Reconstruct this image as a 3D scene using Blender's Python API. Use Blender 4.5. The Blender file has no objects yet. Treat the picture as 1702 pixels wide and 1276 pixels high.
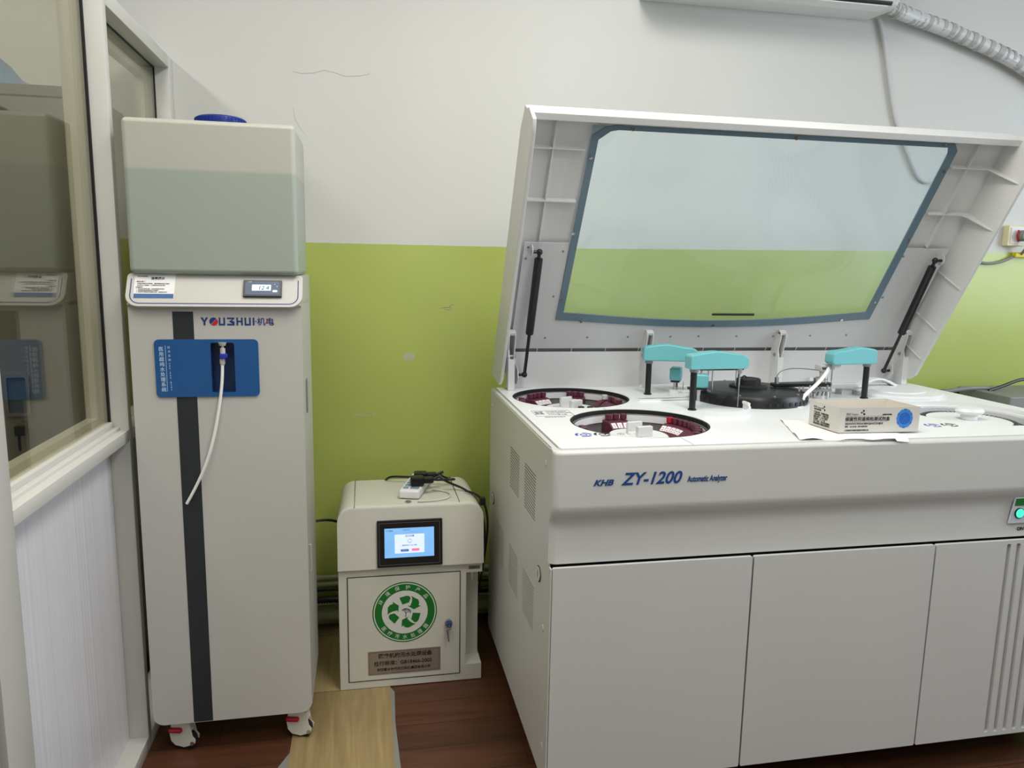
import bpy, bmesh, math, random
from mathutils import Matrix, Vector
PI = math.pi
random.seed(7)
SC = bpy.context.scene
COL = SC.collection

# ------------------------------------------------------------------ camera
def make_camera():
    yaw, pitch, roll, F = .195, .15598, .01732, 1237.0
    cy, sy, cp, sp = math.cos(yaw), math.sin(yaw), math.cos(pitch), math.sin(pitch)
    f = Vector((sy*cp, cy*cp, -sp)); r = Vector((cy, -sy, 0)); u = r.cross(f)
    c, s = math.cos(roll), math.sin(roll)
    r2 = c*r + s*u; u2 = -s*r + c*u
    cam = bpy.data.cameras.new('camera'); o = bpy.data.objects.new('camera', cam); COL.objects.link(o)
    m = Matrix((r2, u2, -f)).transposed().to_4x4(); m.translation = Vector((0, -2.8692, 1.42))
    o.matrix_world = m
    cam.sensor_fit = 'HORIZONTAL'; cam.sensor_width = 36; cam.lens = F/1702*36
    cam.clip_start = .05
    SC.camera = o
make_camera()

# ------------------------------------------------------------------ light and exposure
SC.view_settings.view_transform = 'Standard'
SC.view_settings.look = 'None'
SC.view_settings.gamma = 1
SC.view_settings.use_curve_mapping = False
SC.view_settings.exposure = 0.0
W = bpy.data.worlds.new('world'); SC.world = W; W.use_nodes = True
W.node_tree.nodes['Background'].inputs[0].default_value = (.75, .87, 1, 1)
W.node_tree.nodes['Background'].inputs[1].default_value = 1.0

def area(name, loc, target, sx, sy, power, col):
    l = bpy.data.lights.new(name, 'AREA'); l.shape = 'RECTANGLE'; l.size = sx; l.size_y = sy
    l.energy = power; l.color = col
    o = bpy.data.objects.new(name, l); COL.objects.link(o); o.location = loc
    d = Vector(target) - Vector(loc); o.rotation_euler = d.to_track_quat('-Z', 'Y').to_euler()
    return o
# daylight through the window in the right-hand wall, and through the one behind the camera
area('window_daylight', (3.93, -1.7, 1.85), (1.5, -1.0, .9), 1.5, 1.4, 38, (.80, .90, 1.0))
area('window_daylight', (1.6, -4.63, 1.9), (1.4, -1.0, 1.0), 2.2, 1.3, 6, (.90, .95, 1.0))
# the ceiling lamps (their housings are built with the room)
LAMPS = [(.75, -1.5, 27), (1.1, -3.2, 22), (-.42, -1.9, 11), (-1.75, -1.3, 21)]
for lx, ly, lp in LAMPS:
    area('ceiling_lamp_light', (lx, ly, 3.005), (lx, ly, 0), .26 if lx < -1 else .56, 1.15, lp, (1.0, .985, .955))

# ------------------------------------------------------------------ materials
def lin(c):
    return tuple((x/12.92 if x <= .04045 else ((x+.055)/1.055)**2.4) for x in (v/255 for v in c))
def mat(name, rgb, rough=.5, metal=0., spec=.5, bump=0, bscale=40, emis=None, estr=0, var=0, coat=0, sss=0):
    m = bpy.data.materials.new(name); m.use_nodes = True
    nt = m.node_tree; b = nt.nodes['Principled BSDF']; c = lin(rgb)
    b.inputs['Base Color'].default_value = (*c, 1)
    b.inputs['Roughness'].default_value = rough; b.inputs['Metallic'].default_value = metal
    b.inputs['Specular IOR Level'].default_value = spec
    if coat: b.inputs['Coat Weight'].default_value = coat; b.inputs['Coat Roughness'].default_value = .1
    if emis: b.inputs['Emission Color'].default_value = (*lin(emis), 1); b.inputs['Emission Strength'].default_value = estr
    tc = nt.nodes.new('ShaderNodeTexCoord'); n = nt.nodes.new('ShaderNodeTexNoise')
    n.inputs['Scale'].default_value = bscale; nt.links.new(tc.outputs['Object'], n.inputs['Vector'])
    if bump:
        bp = nt.nodes.new('ShaderNodeBump'); bp.inputs['Strength'].default_value = bump; bp.inputs['Distance'].default_value = .004
        nt.links.new(n.outputs['Fac'], bp.inputs['Height']); nt.links.new(bp.outputs['Normal'], b.inputs['Normal'])
    v = var or .03
    mx = nt.nodes.new('ShaderNodeMix'); mx.data_type = 'RGBA'
    mx.inputs['A'].default_value = (*[x*(1-v) for x in c], 1); mx.inputs['B'].default_value = (*[min(1, x*(1+v)) for x in c], 1)
    n2 = nt.nodes.new('ShaderNodeTexNoise'); n2.inputs['Scale'].default_value = 3.5
    nt.links.new(tc.outputs['Object'], n2.inputs['Vector']); nt.links.new(n2.outputs['Fac'], mx.inputs['Factor'])
    nt.links.new(mx.outputs['Result'], b.inputs['Base Color'])
    return m
def glass_mat(name, tint, rough=.0, ior=1.45, refl=1.0, bump=0, haze=0):
    m = bpy.data.materials.new(name); m.use_nodes = True; nt = m.node_tree
    for n in list(nt.nodes): nt.nodes.remove(n)
    out = nt.nodes.new('ShaderNodeOutputMaterial'); mix = nt.nodes.new('ShaderNodeMixShader')
    tr = nt.nodes.new('ShaderNodeBsdfTransparent'); tr.inputs[0].default_value = (*tint, 1)
    gl = nt.nodes.new('ShaderNodeBsdfGlossy'); gl.inputs['Roughness'].default_value = rough; gl.inputs[0].default_value = (refl, refl, refl, 1)
    fr = nt.nodes.new('ShaderNodeFresnel'); fr.inputs[0].default_value = ior
    ge = nt.nodes.new('ShaderNodeNewGeometry'); im = nt.nodes.new('ShaderNodeMapRange')   # same reflectance from both sides of a face
    im.inputs['To Min'].default_value = ior; im.inputs['To Max'].default_value = 1/ior
    nt.links.new(ge.outputs['Backfacing'], im.inputs['Value']); nt.links.new(im.outputs[0], fr.inputs[0])
    if bump:
        tc = nt.nodes.new('ShaderNodeTexCoord'); n = nt.nodes.new('ShaderNodeTexNoise'); n.inputs['Scale'].default_value = 3; n.inputs['Detail'].default_value = .5
        bp = nt.nodes.new('ShaderNodeBump'); bp.inputs['Strength'].default_value = bump; bp.inputs['Distance'].default_value = .02
        nt.links.new(tc.outputs['Object'], n.inputs['Vector']); nt.links.new(n.outputs['Fac'], bp.inputs['Height']); nt.links.new(bp.outputs['Normal'], gl.inputs['Normal'])
    nt.links.new(fr.outputs[0], mix.inputs[0]); nt.links.new(tr.outputs[0], mix.inputs[1]); nt.links.new(gl.outputs[0], mix.inputs[2])
    if haze:  # dirt film and milky reflection mixed in as one pale diffuse colour
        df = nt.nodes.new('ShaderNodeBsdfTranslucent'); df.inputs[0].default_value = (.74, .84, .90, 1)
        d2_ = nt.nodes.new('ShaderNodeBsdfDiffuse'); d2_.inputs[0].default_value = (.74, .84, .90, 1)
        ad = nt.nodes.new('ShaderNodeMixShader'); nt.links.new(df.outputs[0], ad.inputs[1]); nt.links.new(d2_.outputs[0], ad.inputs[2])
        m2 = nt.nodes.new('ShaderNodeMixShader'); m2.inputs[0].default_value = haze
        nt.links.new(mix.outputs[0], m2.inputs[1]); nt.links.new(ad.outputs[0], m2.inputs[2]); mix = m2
    nt.links.new(mix.outputs[0], out.inputs[0]); return m

M = {}
M['white'] = mat('white_painted_steel', (188, 187, 181), .42, bump=.02, bscale=400)
M['white_an'] = mat('analyzer_white', (202, 202, 198), .42)
M['deck'] = mat('deck_white', (229, 231, 230), .35)
M['lid'] = mat('lid_white_plastic', (214, 214, 212), .45)
M['lidsteel'] = mat('lid_plate_white', (206, 206, 206), .4)
M['seam'] = mat('seam_dark', (60, 58, 52), .7)
M['black'] = mat('black_plastic', (18, 18, 20), .35)
M['blackm'] = mat('black_matt', (24, 24, 26), .6)
M['stripe'] = mat('charcoal_stripe', (38, 42, 44), .45)
M['chrome'] = mat('chrome', (200, 200, 200), .18, metal=1)
M['steel'] = mat('brushed_steel', (165, 165, 165), .38, metal=.8)
M['grey'] = mat('grey_metal', (140, 140, 140), .35, metal=.3)
M['teal'] = mat('teal_plastic', (112, 186, 192), .35)
M['maroon'] = mat('maroon_plastic', (92, 38, 58), .35)
M['red'] = mat('red_plastic', (165, 22, 40), .35)
M['brown'] = mat('amber_bottle', (120, 70, 50), .35)
M['label'] = mat('label_white', (228, 226, 228), .6)
M['blue'] = mat('blue_panel', (26, 82, 140), .35)
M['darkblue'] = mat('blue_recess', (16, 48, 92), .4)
M['navy'] = mat('navy_print', (26, 52, 118), .5)
M['print_blue'] = mat('print_blue', (14, 66, 128), .5)
M['print_black'] = mat('print_black', (30, 30, 32), .6)
M['print_red'] = mat('print_red', (190, 30, 40), .5)
M['print_white'] = mat('print_white', (170, 200, 225), .5)
M['cap_blue'] = mat('cap_blue', (8, 38, 125), .35)
M['valve_blue'] = mat('valve_blue', (40, 50, 160), .35)
M['tube'] = mat('white_tube', (232, 232, 226), .35)
M['fitting'] = mat('white_fitting', (190, 188, 180), .4)
M['green'] = mat('seal_green', (14, 110, 36), .45)
M['sealw'] = mat('seal_white', (215, 215, 208), .5)
M['plate'] = mat('nameplate_metal', (150, 136, 124), .35, metal=.35)
M['box'] = mat('cream_box', (206, 205, 193), .42)
M['alu'] = mat('white_aluminium', (200, 199, 193), .35, bump=.05, bscale=120)
M['gasket'] = mat('black_gasket', (14, 14, 14), .6)
M['rub'] = mat('rubber_black', (22, 22, 22), .8)
M['pipe'] = mat('painted_pipe', (160, 164, 130), .5)
M['card'] = mat('card_silver', (204, 201, 194), .45)
M['cardin'] = mat('card_inside', (218, 211, 200), .7)
M['paper'] = mat('paper_cloth', (232, 232, 226), .8, bump=.3, bscale=60)
M['flower'] = mat('flower_blue', (22, 96, 190), .5)
M['flower2'] = mat('flower_blue_light', (60, 130, 205), .5)
M['acrylic'] = glass_mat('frame_acrylic', (.33, .46, .53), .05, 1.4)
M['winframe'] = mat('window_frame_blue_grey', (100, 122, 135), .3)
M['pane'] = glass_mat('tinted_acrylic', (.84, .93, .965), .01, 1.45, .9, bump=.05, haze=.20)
M['glass'] = glass_mat('partition_glass', (.86, .85, .76), 0, 1.5, .9)
M['beige'] = mat('beige_plastic', (222, 212, 170), .45)
M['yellow'] = mat('yellow_tape', (215, 200, 30), .5)
M['greyc'] = mat('grey_cable', (130, 130, 125), .5)
M['shadowgrey'] = mat('gap_shade_grey', (120, 122, 124), .6)  # shade of the lid slit as a flat grey
M['tape'] = mat('pipe_tape', (172, 172, 168), .5)
M['steelcab'] = mat('steel_cabinet', (120, 120, 110), .4)
M['acw'] = mat('ac_white', (226, 228, 226), .4)
M['lcd'] = mat('lcd', (190, 215, 225), .3, emis=(190, 220, 235), estr=.55)
M['meter'] = mat('meter_blue', (38, 66, 100), .35)
M['pink'] = mat('button_pink', (235, 90, 150), .4, emis=(235, 90, 150), estr=.8)
M['sblue'] = mat('button_blue', (40, 90, 180), .4, emis=(40, 90, 180), estr=.6)
M['swhite'] = mat('screen_card', (200, 212, 245), .4, emis=(196, 212, 248), estr=.85)
M['btngreen'] = mat('button_green', (70, 230, 190), .3, emis=(80, 240, 200), estr=.8)
M['silver'] = mat('silver_plastic', (200, 210, 220), .25)
M['lampglow'] = mat('lamp_diffuser', (255, 250, 240), .5, emis=(255, 248, 235), estr=3)
M['bluebasin'] = mat('blue_basin', (90, 130, 170), .4)
M['recess_grey'] = mat('recess_grey', (70, 84, 92), .4)
M['strip_blue'] = mat('socket_grey_blue', (120, 150, 160), .5)

def nodes_of(name):
    m = bpy.data.materials.new(name); m.use_nodes = True
    nt = m.node_tree; return m, nt, nt.nodes['Principled BSDF']
def math_node(nt, op, a, b=None):
    n = nt.nodes.new('ShaderNodeMath'); n.operation = op
    for i, v in enumerate((a, b)):
        if v is None: continue
        if isinstance(v, (int, float)): n.inputs[i].default_value = v
        else: nt.links.new(v, n.inputs[i])
    return n.outputs[0]
def mixc(nt, fac, a, b):
    n = nt.nodes.new('ShaderNodeMix'); n.data_type = 'RGBA'
    for k, v in (('Factor', fac), ('A', a), ('B', b)):
        if isinstance(v, (int, float)): n.inputs[k].default_value = v
        elif isinstance(v, tuple): n.inputs[k].default_value = (*v, 1)
        else: nt.links.new(v, n.inputs[k])
    return n.outputs['Result']

def wall_mat():
    m, nt, b = nodes_of('two_tone_wall')
    g = nt.nodes.new('ShaderNodeNewGeometry'); s = nt.nodes.new('ShaderNodeSeparateXYZ'); nt.links.new(g.outputs['Position'], s.inputs[0])
    n = nt.nodes.new('ShaderNodeTexNoise'); n.inputs['Scale'].default_value = 1.6; nt.links.new(g.outputs['Position'], n.inputs[0])
    n2 = nt.nodes.new('ShaderNodeTexNoise'); n2.inputs['Scale'].default_value = 30; nt.links.new(g.outputs['Position'], n2.inputs[0])
    hx = math_node(nt, 'MULTIPLY', math_node(nt, 'MAXIMUM', math_node(nt, 'SUBTRACT', s.outputs[0], .8), 0.), .0135)
    lim = math_node(nt, 'ADD', math_node(nt, 'ADD', hx, 1.4955), math_node(nt, 'MULTIPLY', math_node(nt, 'SUBTRACT', n2.outputs[0], .5), .003))
    up = math_node(nt, 'GREATER_THAN', s.outputs[2], lim)
    gr = mixc(nt, n.outputs[0], lin((168, 182, 92)), lin((182, 194, 104)))
    wh = mixc(nt, n.outputs[0], lin((203, 203, 198)), lin((212, 212, 208)))
    nt.links.new(mixc(nt, up, gr, wh), b.inputs['Base Color'])
    nt.links.new(math_node(nt, 'ADD', math_node(nt, 'MULTIPLY', up, .4), .3), b.inputs['Roughness'])
    bp = nt.nodes.new('ShaderNodeBump'); bp.inputs['Strength'].default_value = .12; bp.inputs['Distance'].default_value = .01
    n3 = nt.nodes.new('ShaderNodeTexNoise'); n3.inputs['Scale'].default_value = 5; nt.links.new(g.outputs['Position'], n3.inputs[0])
    nt.links.new(n3.outputs[0], bp.inputs['Height']); nt.links.new(bp.outputs[0], b.inputs['Normal'])
    return m
M['wall'] = wall_mat()
M['patch'] = mat('patch_pale', (178, 184, 150), .6)
M['plain'] = mat('white_wall', (212, 212, 208), .8)
M['plainfar'] = mat('far_wall', (176, 174, 166), .8)
M['ceil'] = mat('ceiling_white', (226, 225, 220), .9)

def wood(name, cols, plank_axis_x=True, w=.12, length=.9, sc=1.0, rough=.4):
    m, nt, b = nodes_of(name)
    g = nt.nodes.new('ShaderNodeNewGeometry')
    mp = nt.nodes.new('ShaderNodeMapping'); nt.links.new(g.outputs['Position'], mp.inputs[0])
    if not plank_axis_x: mp.inputs['Rotation'].default_value = (0, 0, PI/2); mp.inputs['Location'].default_value = (4.4, 1.5, 0)
    br = nt.nodes.new('ShaderNodeTexBrick'); nt.links.new(mp.outputs[0], br.inputs[0])
    br.inputs['Scale'].default_value = 1; br.inputs['Brick Width'].default_value = length; br.inputs['Row Height'].default_value = w
    br.inputs['Mortar Size'].default_value = .0012; br.inputs['Mortar Smooth'].default_value = .1; br.inputs['Bias'].default_value = 0
    br.inputs['Color1'].default_value = (0, 0, 0, 1); br.inputs['Color2'].default_value = (1, 1, 1, 1); br.inputs['Mortar'].default_value = (.5, .5, .5, 1)
    mp2 = nt.nodes.new('ShaderNodeMapping'); nt.links.new(mp.outputs[0], mp2.inputs[0]); mp2.inputs['Scale'].default_value = (2.2*sc, 30*sc, 1)
    n = nt.nodes.new('ShaderNodeTexNoise'); n.inputs['Scale'].default_value = 1; n.inputs['Detail'].default_value = 8; n.inputs['Distortion'].default_value = 1.2
    nt.links.new(mp2.outputs[0], n.inputs[0])
    mp3 = nt.nodes.new('ShaderNodeMapping'); nt.links.new(mp.outputs[0], mp3.inputs[0]); mp3.inputs['Scale'].default_value = (8*sc, 160*sc, 1)
    n3 = nt.nodes.new('ShaderNodeTexNoise'); n3.inputs['Scale'].default_value = 1; n3.inputs['Detail'].default_value = 4; nt.links.new(mp3.outputs[0], n3.inputs[0])
    f = math_node(nt, 'MULTIPLY_ADD', n.outputs[0], 2.2); f.node.inputs[2].default_value = -.6; f.node.use_clamp = True
    c = mixc(nt, f, cols[0], cols[1])
    f2 = math_node(nt, 'MULTIPLY', n3.outputs[0], .55)
    c = mixc(nt, f2, c, cols[2])
    c = mixc(nt, math_node(nt, 'MULTIPLY', br.outputs['Color'], .25), c, cols[3])
    c = mixc(nt, br.outputs['Fac'], c, tuple(x*.3 for x in cols[0]))
    nt.links.new(c, b.inputs['Base Color']); b.inputs['Roughness'].default_value = rough
    return m
M['brownfloor'] = wood('brown_laminate', [lin((60, 34, 20)), lin((98, 60, 38)), lin((48, 27, 16)), lin((106, 66, 42))], rough=.42)
M['lightfloor'] = wood('light_laminate', [lin((146, 126, 86)), lin((182, 160, 114)), lin((118, 100, 64)), lin((170, 148, 104))], plank_axis_x=False, w=3, length=9, rough=.5, sc=1.15)

def tank_mat():
    m, nt, b = nodes_of('tank_polyethylene')
    g = nt.nodes.new('ShaderNodeNewGeometry'); s = nt.nodes.new('ShaderNodeSeparateXYZ'); nt.links.new(g.outputs['Position'], s.inputs[0])
    f = math_node(nt, 'MULTIPLY_ADD', math_node(nt, 'SUBTRACT', s.outputs[2], 1.655), 120.); f.node.inputs[2].default_value = .5; f.node.use_clamp = True
    nt.links.new(mixc(nt, f, lin((158, 167, 157)), lin((180, 181, 170))), b.inputs['Base Color'])
    b.inputs['Roughness'].default_value = .38; b.inputs['Subsurface Weight'].default_value = .25
    b.inputs['Subsurface Radius'].default_value = (.03, .03, .025)
    return m
M['tank'] = tank_mat()
def ribpanel_mat():
    m, nt, b = nodes_of('ribbed_sandwich_panel')
    g = nt.nodes.new('ShaderNodeNewGeometry'); s = nt.nodes.new('ShaderNodeSeparateXYZ'); nt.links.new(g.outputs['Position'], s.inputs[0])
    cb = nt.nodes.new('ShaderNodeCombineXYZ'); nt.links.new(s.outputs[1], cb.inputs[0])
    n = nt.nodes.new('ShaderNodeTexNoise'); n.inputs['Scale'].default_value = 70; n.inputs['Detail'].default_value = 2; nt.links.new(cb.outputs[0], n.inputs[0])
    nt.links.new(mixc(nt, n.outputs[0], lin((206, 206, 212)), lin((232, 232, 238))), b.inputs['Base Color'])
    bp = nt.nodes.new('ShaderNodeBump'); bp.inputs['Strength'].default_value = .6; bp.inputs['Distance'].default_value = .003
    nt.links.new(n.outputs[0], bp.inputs['Height']); nt.links.new(bp.outputs[0], b.inputs['Normal'])
    b.inputs['Roughness'].default_value = .22
    return m
M['ribpanel'] = ribpanel_mat()
def screen_mat():
    m, nt, b = nodes_of('touch_screen')
    tc = nt.nodes.new('ShaderNodeTexCoord'); s = nt.nodes.new('ShaderNodeSeparateXYZ'); nt.links.new(tc.outputs['Object'], s.inputs[0])
    n = nt.nodes.new('ShaderNodeTexNoise'); n.inputs['Scale'].default_value = 14; nt.links.new(tc.outputs['Object'], n.inputs[0])
    c = mixc(nt, n.outputs[0], lin((150, 205, 250)), lin((110, 175, 240)))
    nt.links.new(c, b.inputs['Emission Color']); b.inputs['Emission Strength'].default_value = 1.0
    b.inputs['Base Color'].default_value = (.02, .02, .03, 1); b.inputs['Roughness'].default_value = .2
    return m
M['screen'] = screen_mat()

# ------------------------------------------------------------------ mesh tools
RX = Matrix.Rotation(PI/2, 4, 'X')                      # local x,y,z -> X, Z, -Y (a face turned to the viewer)
def front(y, x=0, z=0): return Matrix.Translation((x, y, z)) @ RX
def leftface(x): return Matrix.Translation((x, 0, 0)) @ Matrix(((0, 0, -1, 0), (-1, 0, 0, 0), (0, 1, 0, 0), (0, 0, 0, 1)))
def rr(x0, x1, y0, y1, r=.01, n=6, rs=None):
    rs = rs or (r, r, r, r); P = []
    for (cx, cy, a0, q) in ((x1, y0, -PI/2, rs[0]), (x1, y1, 0, rs[1]), (x0, y1, PI/2, rs[2]), (x0, y0, PI, rs[3])):
        sx = -1 if cx == x1 else 1; sy = 1 if cy == y0 else -1
        if q < 1e-6: P.append((cx, cy)); continue
        for i in range(n+1):
            a = a0 + PI/2*i/n
            P.append((cx + sx*q + q*math.cos(a), cy + sy*q + q*math.sin(a)))
    return P
def circ(cx, cy, r, n=64): return [(cx + r*math.cos(2*PI*i/n), cy + r*math.sin(2*PI*i/n)) for i in range(n)]
def arcpts(cx, cy, r, a0, a1, n=24): return [(cx + r*math.cos(math.radians(a0+(a1-a0)*i/n)), cy + r*math.sin(math.radians(a0+(a1-a0)*i/n))) for i in range(n+1)]

class MB:
    def __init__(s): s.bm = bmesh.new()
    def _add(s, t, m=None, bevel=0, seg=2):
        if bevel:
            bmesh.ops.remove_doubles(t, verts=t.verts, dist=1e-6)
            es = [e for e in t.edges if len(e.link_faces) == 2 and e.calc_face_angle(0) > math.radians(35)]
            bmesh.ops.bevel(t, geom=es, offset=bevel, segments=seg, profile=.5, affect='EDGES', clamp_overlap=True)
        if m is not None: t.transform(m)
        me = bpy.data.meshes.new('tmp'); t.to_mesh(me); t.free(); s.bm.from_mesh(me); bpy.data.meshes.remove(me)
        return s
    def box(s, x0, x1, y0, y1, z0, z1, bevel=0, seg=2, m=None):
        t = bmesh.new(); bmesh.ops.create_cube(t, size=1)
        t.transform(Matrix.Translation(((x0+x1)/2, (y0+y1)/2, (z0+z1)/2)) @ Matrix.Diagonal((x1-x0, y1-y0, z1-z0, 1)))
        return s._add(t, m, bevel, seg)
    def cyl(s, p0, p1, r, r2=None, seg=24, bevel=0, m=None):
        p0, p1 = Vector(p0), Vector(p1); d = p1-p0
        t = bmesh.new(); bmesh.ops.create_cone(t, cap_ends=True, segments=seg, radius1=r, radius2=r if r2 is None else r2, depth=d.length)
        mm = Matrix.Translation((p0+p1)/2) @ d.to_track_quat('Z', 'Y').to_matrix().to_4x4()
        t.transform(mm); return s._add(t, m, bevel)
    def sph(s, c, r, seg=16, sc=(1, 1, 1), m=None):
        t = bmesh.new(); bmesh.ops.create_uvsphere(t, u_segments=seg, v_segments=max(8, seg//2), radius=r)
        t.transform(Matrix.Translation(c) @ Matrix.Diagonal((*sc, 1))); return s._add(t, m)
    def prism(s, poly, h0, h1, m=None, bevel=0, seg=2):
        t = bmesh.new(); a = [t.verts.new((x, y, h0)) for x, y in poly]; b = [t.verts.new((x, y, h1)) for x, y in poly]
        n = len(poly); t.faces.new(list(reversed(a))); t.faces.new(b)
        for i in range(n): t.faces.new((a[i], a[(i+1) % n], b[(i+1) % n], b[i]))
        bmesh.ops.recalc_face_normals(t, faces=t.faces)
        return s._add(t, m, bevel, seg)
    def plate(s, outer, holes, thick, m=None, z=0):
        c = bpy.data.curves.new('c', 'CURVE'); c.dimensions = '2D'; c.fill_mode = 'BOTH'; c.extrude = thick/2
        for poly in [outer]+list(holes):
            sp = c.splines.new('POLY'); sp.points.add(len(poly)-1)
            for p, (x, y) in zip(sp.points, poly): p.co = (x, y, 0, 1)
            sp.use_cyclic_u = True
        me = mesh_of(c); t = bmesh.new(); t.from_mesh(me); bpy.data.meshes.remove(me)
        t.transform(Matrix.Translation((0, 0, z+thick/2)))
        bmesh.ops.remove_doubles(t, verts=t.verts, dist=1e-6); bmesh.ops.recalc_face_normals(t, faces=t.faces)
        return s._add(t, m)
    def tube(s, pts, r, seg=10, smooth=True, res=8, m=None, caps=True):
        c = bpy.data.curves.new('c', 'CURVE'); c.dimensions = '3D'; c.bevel_depth = r; c.bevel_resolution = max(1, seg//4); c.use_fill_caps = caps
        if smooth and len(pts) > 2:
            sp = c.splines.new('NURBS'); sp.points.add(len(pts)-1)
            for p, q in zip(sp.points, pts): p.co = (*q, 1)
            sp.use_endpoint_u = True; sp.order_u = 4 if len(pts) > 3 else 3; sp.resolution_u = res
        else:
            sp = c.splines.new('POLY'); sp.points.add(len(pts)-1)
            for p, q in zip(sp.points, pts): p.co = (*q, 1)
        me = mesh_of(c); t = bmesh.new(); t.from_mesh(me); bpy.data.meshes.remove(me)
        return s._add(t, m)
    def lathe(s, prof, c=(0, 0, 0), seg=64, m=None):
        t = bmesh.new(); rings = []
        for r, z in prof:
            if r < 1e-6: rings.append([t.verts.new((0, 0, z))])
            else: rings.append([t.verts.new((r*math.cos(2*PI*i/seg), r*math.sin(2*PI*i/seg), z)) for i in range(seg)])
        for a, b in zip(rings, rings[1:]):
            for i in range(seg):
                j = (i+1) % seg
                if len(a) == 1 and len(b) == 1: break
                if len(a) == 1: t.faces.new((a[0], b[i], b[j]))
                elif len(b) == 1: t.faces.new((a[i], b[0], a[j]))
                else: t.faces.new((a[i], b[i], b[j], a[j]))
        bmesh.ops.recalc_face_normals(t, faces=t.faces)
        t.transform(Matrix.Translation(c)); return s._add(t, m)
    def text(s, body, size, m, extrude=.0004, bold=0, shear=0, sx=1, align='LEFT', space=1.0):
        c = bpy.data.curves.new('t', 'FONT'); c.body = body; c.size = size; c.extrude = extrude; c.offset = bold*size; c.shear = shear
        c.align_x = align; c.space_character = space; c.resolution_u = 3
        me = mesh_of(c); t = bmesh.new(); t.from_mesh(me); bpy.data.meshes.remove(me)
        return s._add(t, m @ Matrix.Diagonal((sx, 1, 1, 1)))
def mesh_of(c):
    o = bpy.data.objects.new('tmp', c); COL.objects.link(o)
    dg = bpy.context.evaluated_depsgraph_get(); dg.update()
    me = bpy.data.meshes.new_from_object(o.evaluated_get(dg)); bpy.data.objects.remove(o)
    bpy.data.curves.remove(c) if isinstance(c, bpy.types.Curve) else None
    return me

def wloc(o):
    v = Vector(o.location)
    while o.parent: o = o.parent; v += Vector(o.location)
    return v
def finish(mb, name, material, origin, smooth=30):
    bm = mb.bm; bm.transform(Matrix.Translation(-Vector(origin)))
    ang = math.radians(smooth)
    for f in bm.faces: f.smooth = True
    for e in bm.edges: e.smooth = not (len(e.link_faces) != 2 or e.calc_face_angle(0) > ang)
    me = bpy.data.meshes.new(name); bm.to_mesh(me); bm.free(); me.materials.append(material)
    return me
def wn(o):
    w = o.modifiers.new('weighted_normals', 'WEIGHTED_NORMAL'); w.keep_sharp = True; w.weight = 80
def part(name, mb, material, parent, label=None, kind=None, smooth=30):
    o = bpy.data.objects.new(name, finish(mb, name, M[material], wloc(parent), smooth))
    COL.objects.link(o); o.parent = parent; wn(o)
    if label: o['label'] = label
    if kind: o['kind'] = kind
    return o
def thing(name, label, cat, loc, group=None):
    o = bpy.data.objects.new(name, None); COL.objects.link(o); o.location = loc; o['label'] = label; o['category'] = cat
    o.empty_display_size = .05
    if group: o['group'] = group
    return o
def solo(name, mb, material, label, cat, loc, group=None):
    o = bpy.data.objects.new(name, finish(mb, name, M[material], loc)); COL.objects.link(o); o.location = loc; wn(o)
    o['label'] = label; o['category'] = cat
    if group: o['group'] = group
    return o
def struct(name, mb, material, loc=(0, 0, 0)):
    o = bpy.data.objects.new(name, finish(mb, name, M[material], loc)); COL.objects.link(o); o.location = loc; o['kind'] = 'structure'
    return o

# ================================================================== ROOM
b = MB().box(-3.4, 4.1, 0, .15, 0, 3.1)
wall = struct('wall_back', b, 'wall')
# hairline cracks and scuffs on the paint
cr = MB()
def crack(pts, r=.0005):
    cr.tube([(x, -.0003, z) for x, z in pts], r, smooth=False)
crack([(-.242, 2.088), (-.21, 2.083), (-.17, 2.088), (-.135, 2.100), (-.10, 2.094), (-.06, 2.083), (-.01, 2.088), (.02, 2.095), (.025, 2.102)])
crack([(-.245, 1.97), (-.24, 1.93), (-.225, 1.90), (-.2, 1.87)], .00035)
part('hairline_crack', cr, 'greyc', wall)
sc_ = MB()
for x, z, dx, dz in [(.30, 1.262, .02, .004), (.325, 1.27, .012, .009), (.31, 1.255, .015, -.003)]:
    sc_.tube([(x-dx, -.0003, z-dz), (x, -.0003, z+dz), (x+dx, -.0003, z+dz*.4)], .0012)
part('brown_scuff', sc_, 'plate', wall)
for q in (rr(.140, .183, 1.058, 1.086, .012), rr(-.05, .01, .844, .850, .003), rr(.02, .033, .847, .856, .003)): part('white_patch', MB().plate(q, [], .0006, front(0)), 'patch', wall)

struct('floor', MB().box(-3.4, 4.1, -4.8, .15, -.1, 0), 'brownfloor')
fl = MB().box(-.236, .065, -1.9, -.496, 0, .004, .001).box(-.236, .065, -.492, -.002, 0, .004, .001)
struct('trim_1', fl, 'lightfloor')
cm = MB(); 
cm.prism([(-.262, -.86), (-.236, -.80), (-.236, -1.2), (-.27, -1.2), (-.255, -1.02)], 0, .0035)
cm.prism([(.065, -.5), (.078, -.53), (.074, -.7), (.082, -.95), (.072, -1.2), (.065, -1.2)], 0, .003)
struct('trim_2', cm, 'greyc')
struct('ceiling', MB().box(-3.4, 4.1, -4.8, .15, 3.1, 3.2), 'ceil')
struct('wall_left', MB().box(-3.55, -3.4, -4.8, .15, 0, 3.1), 'plain')
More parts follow.
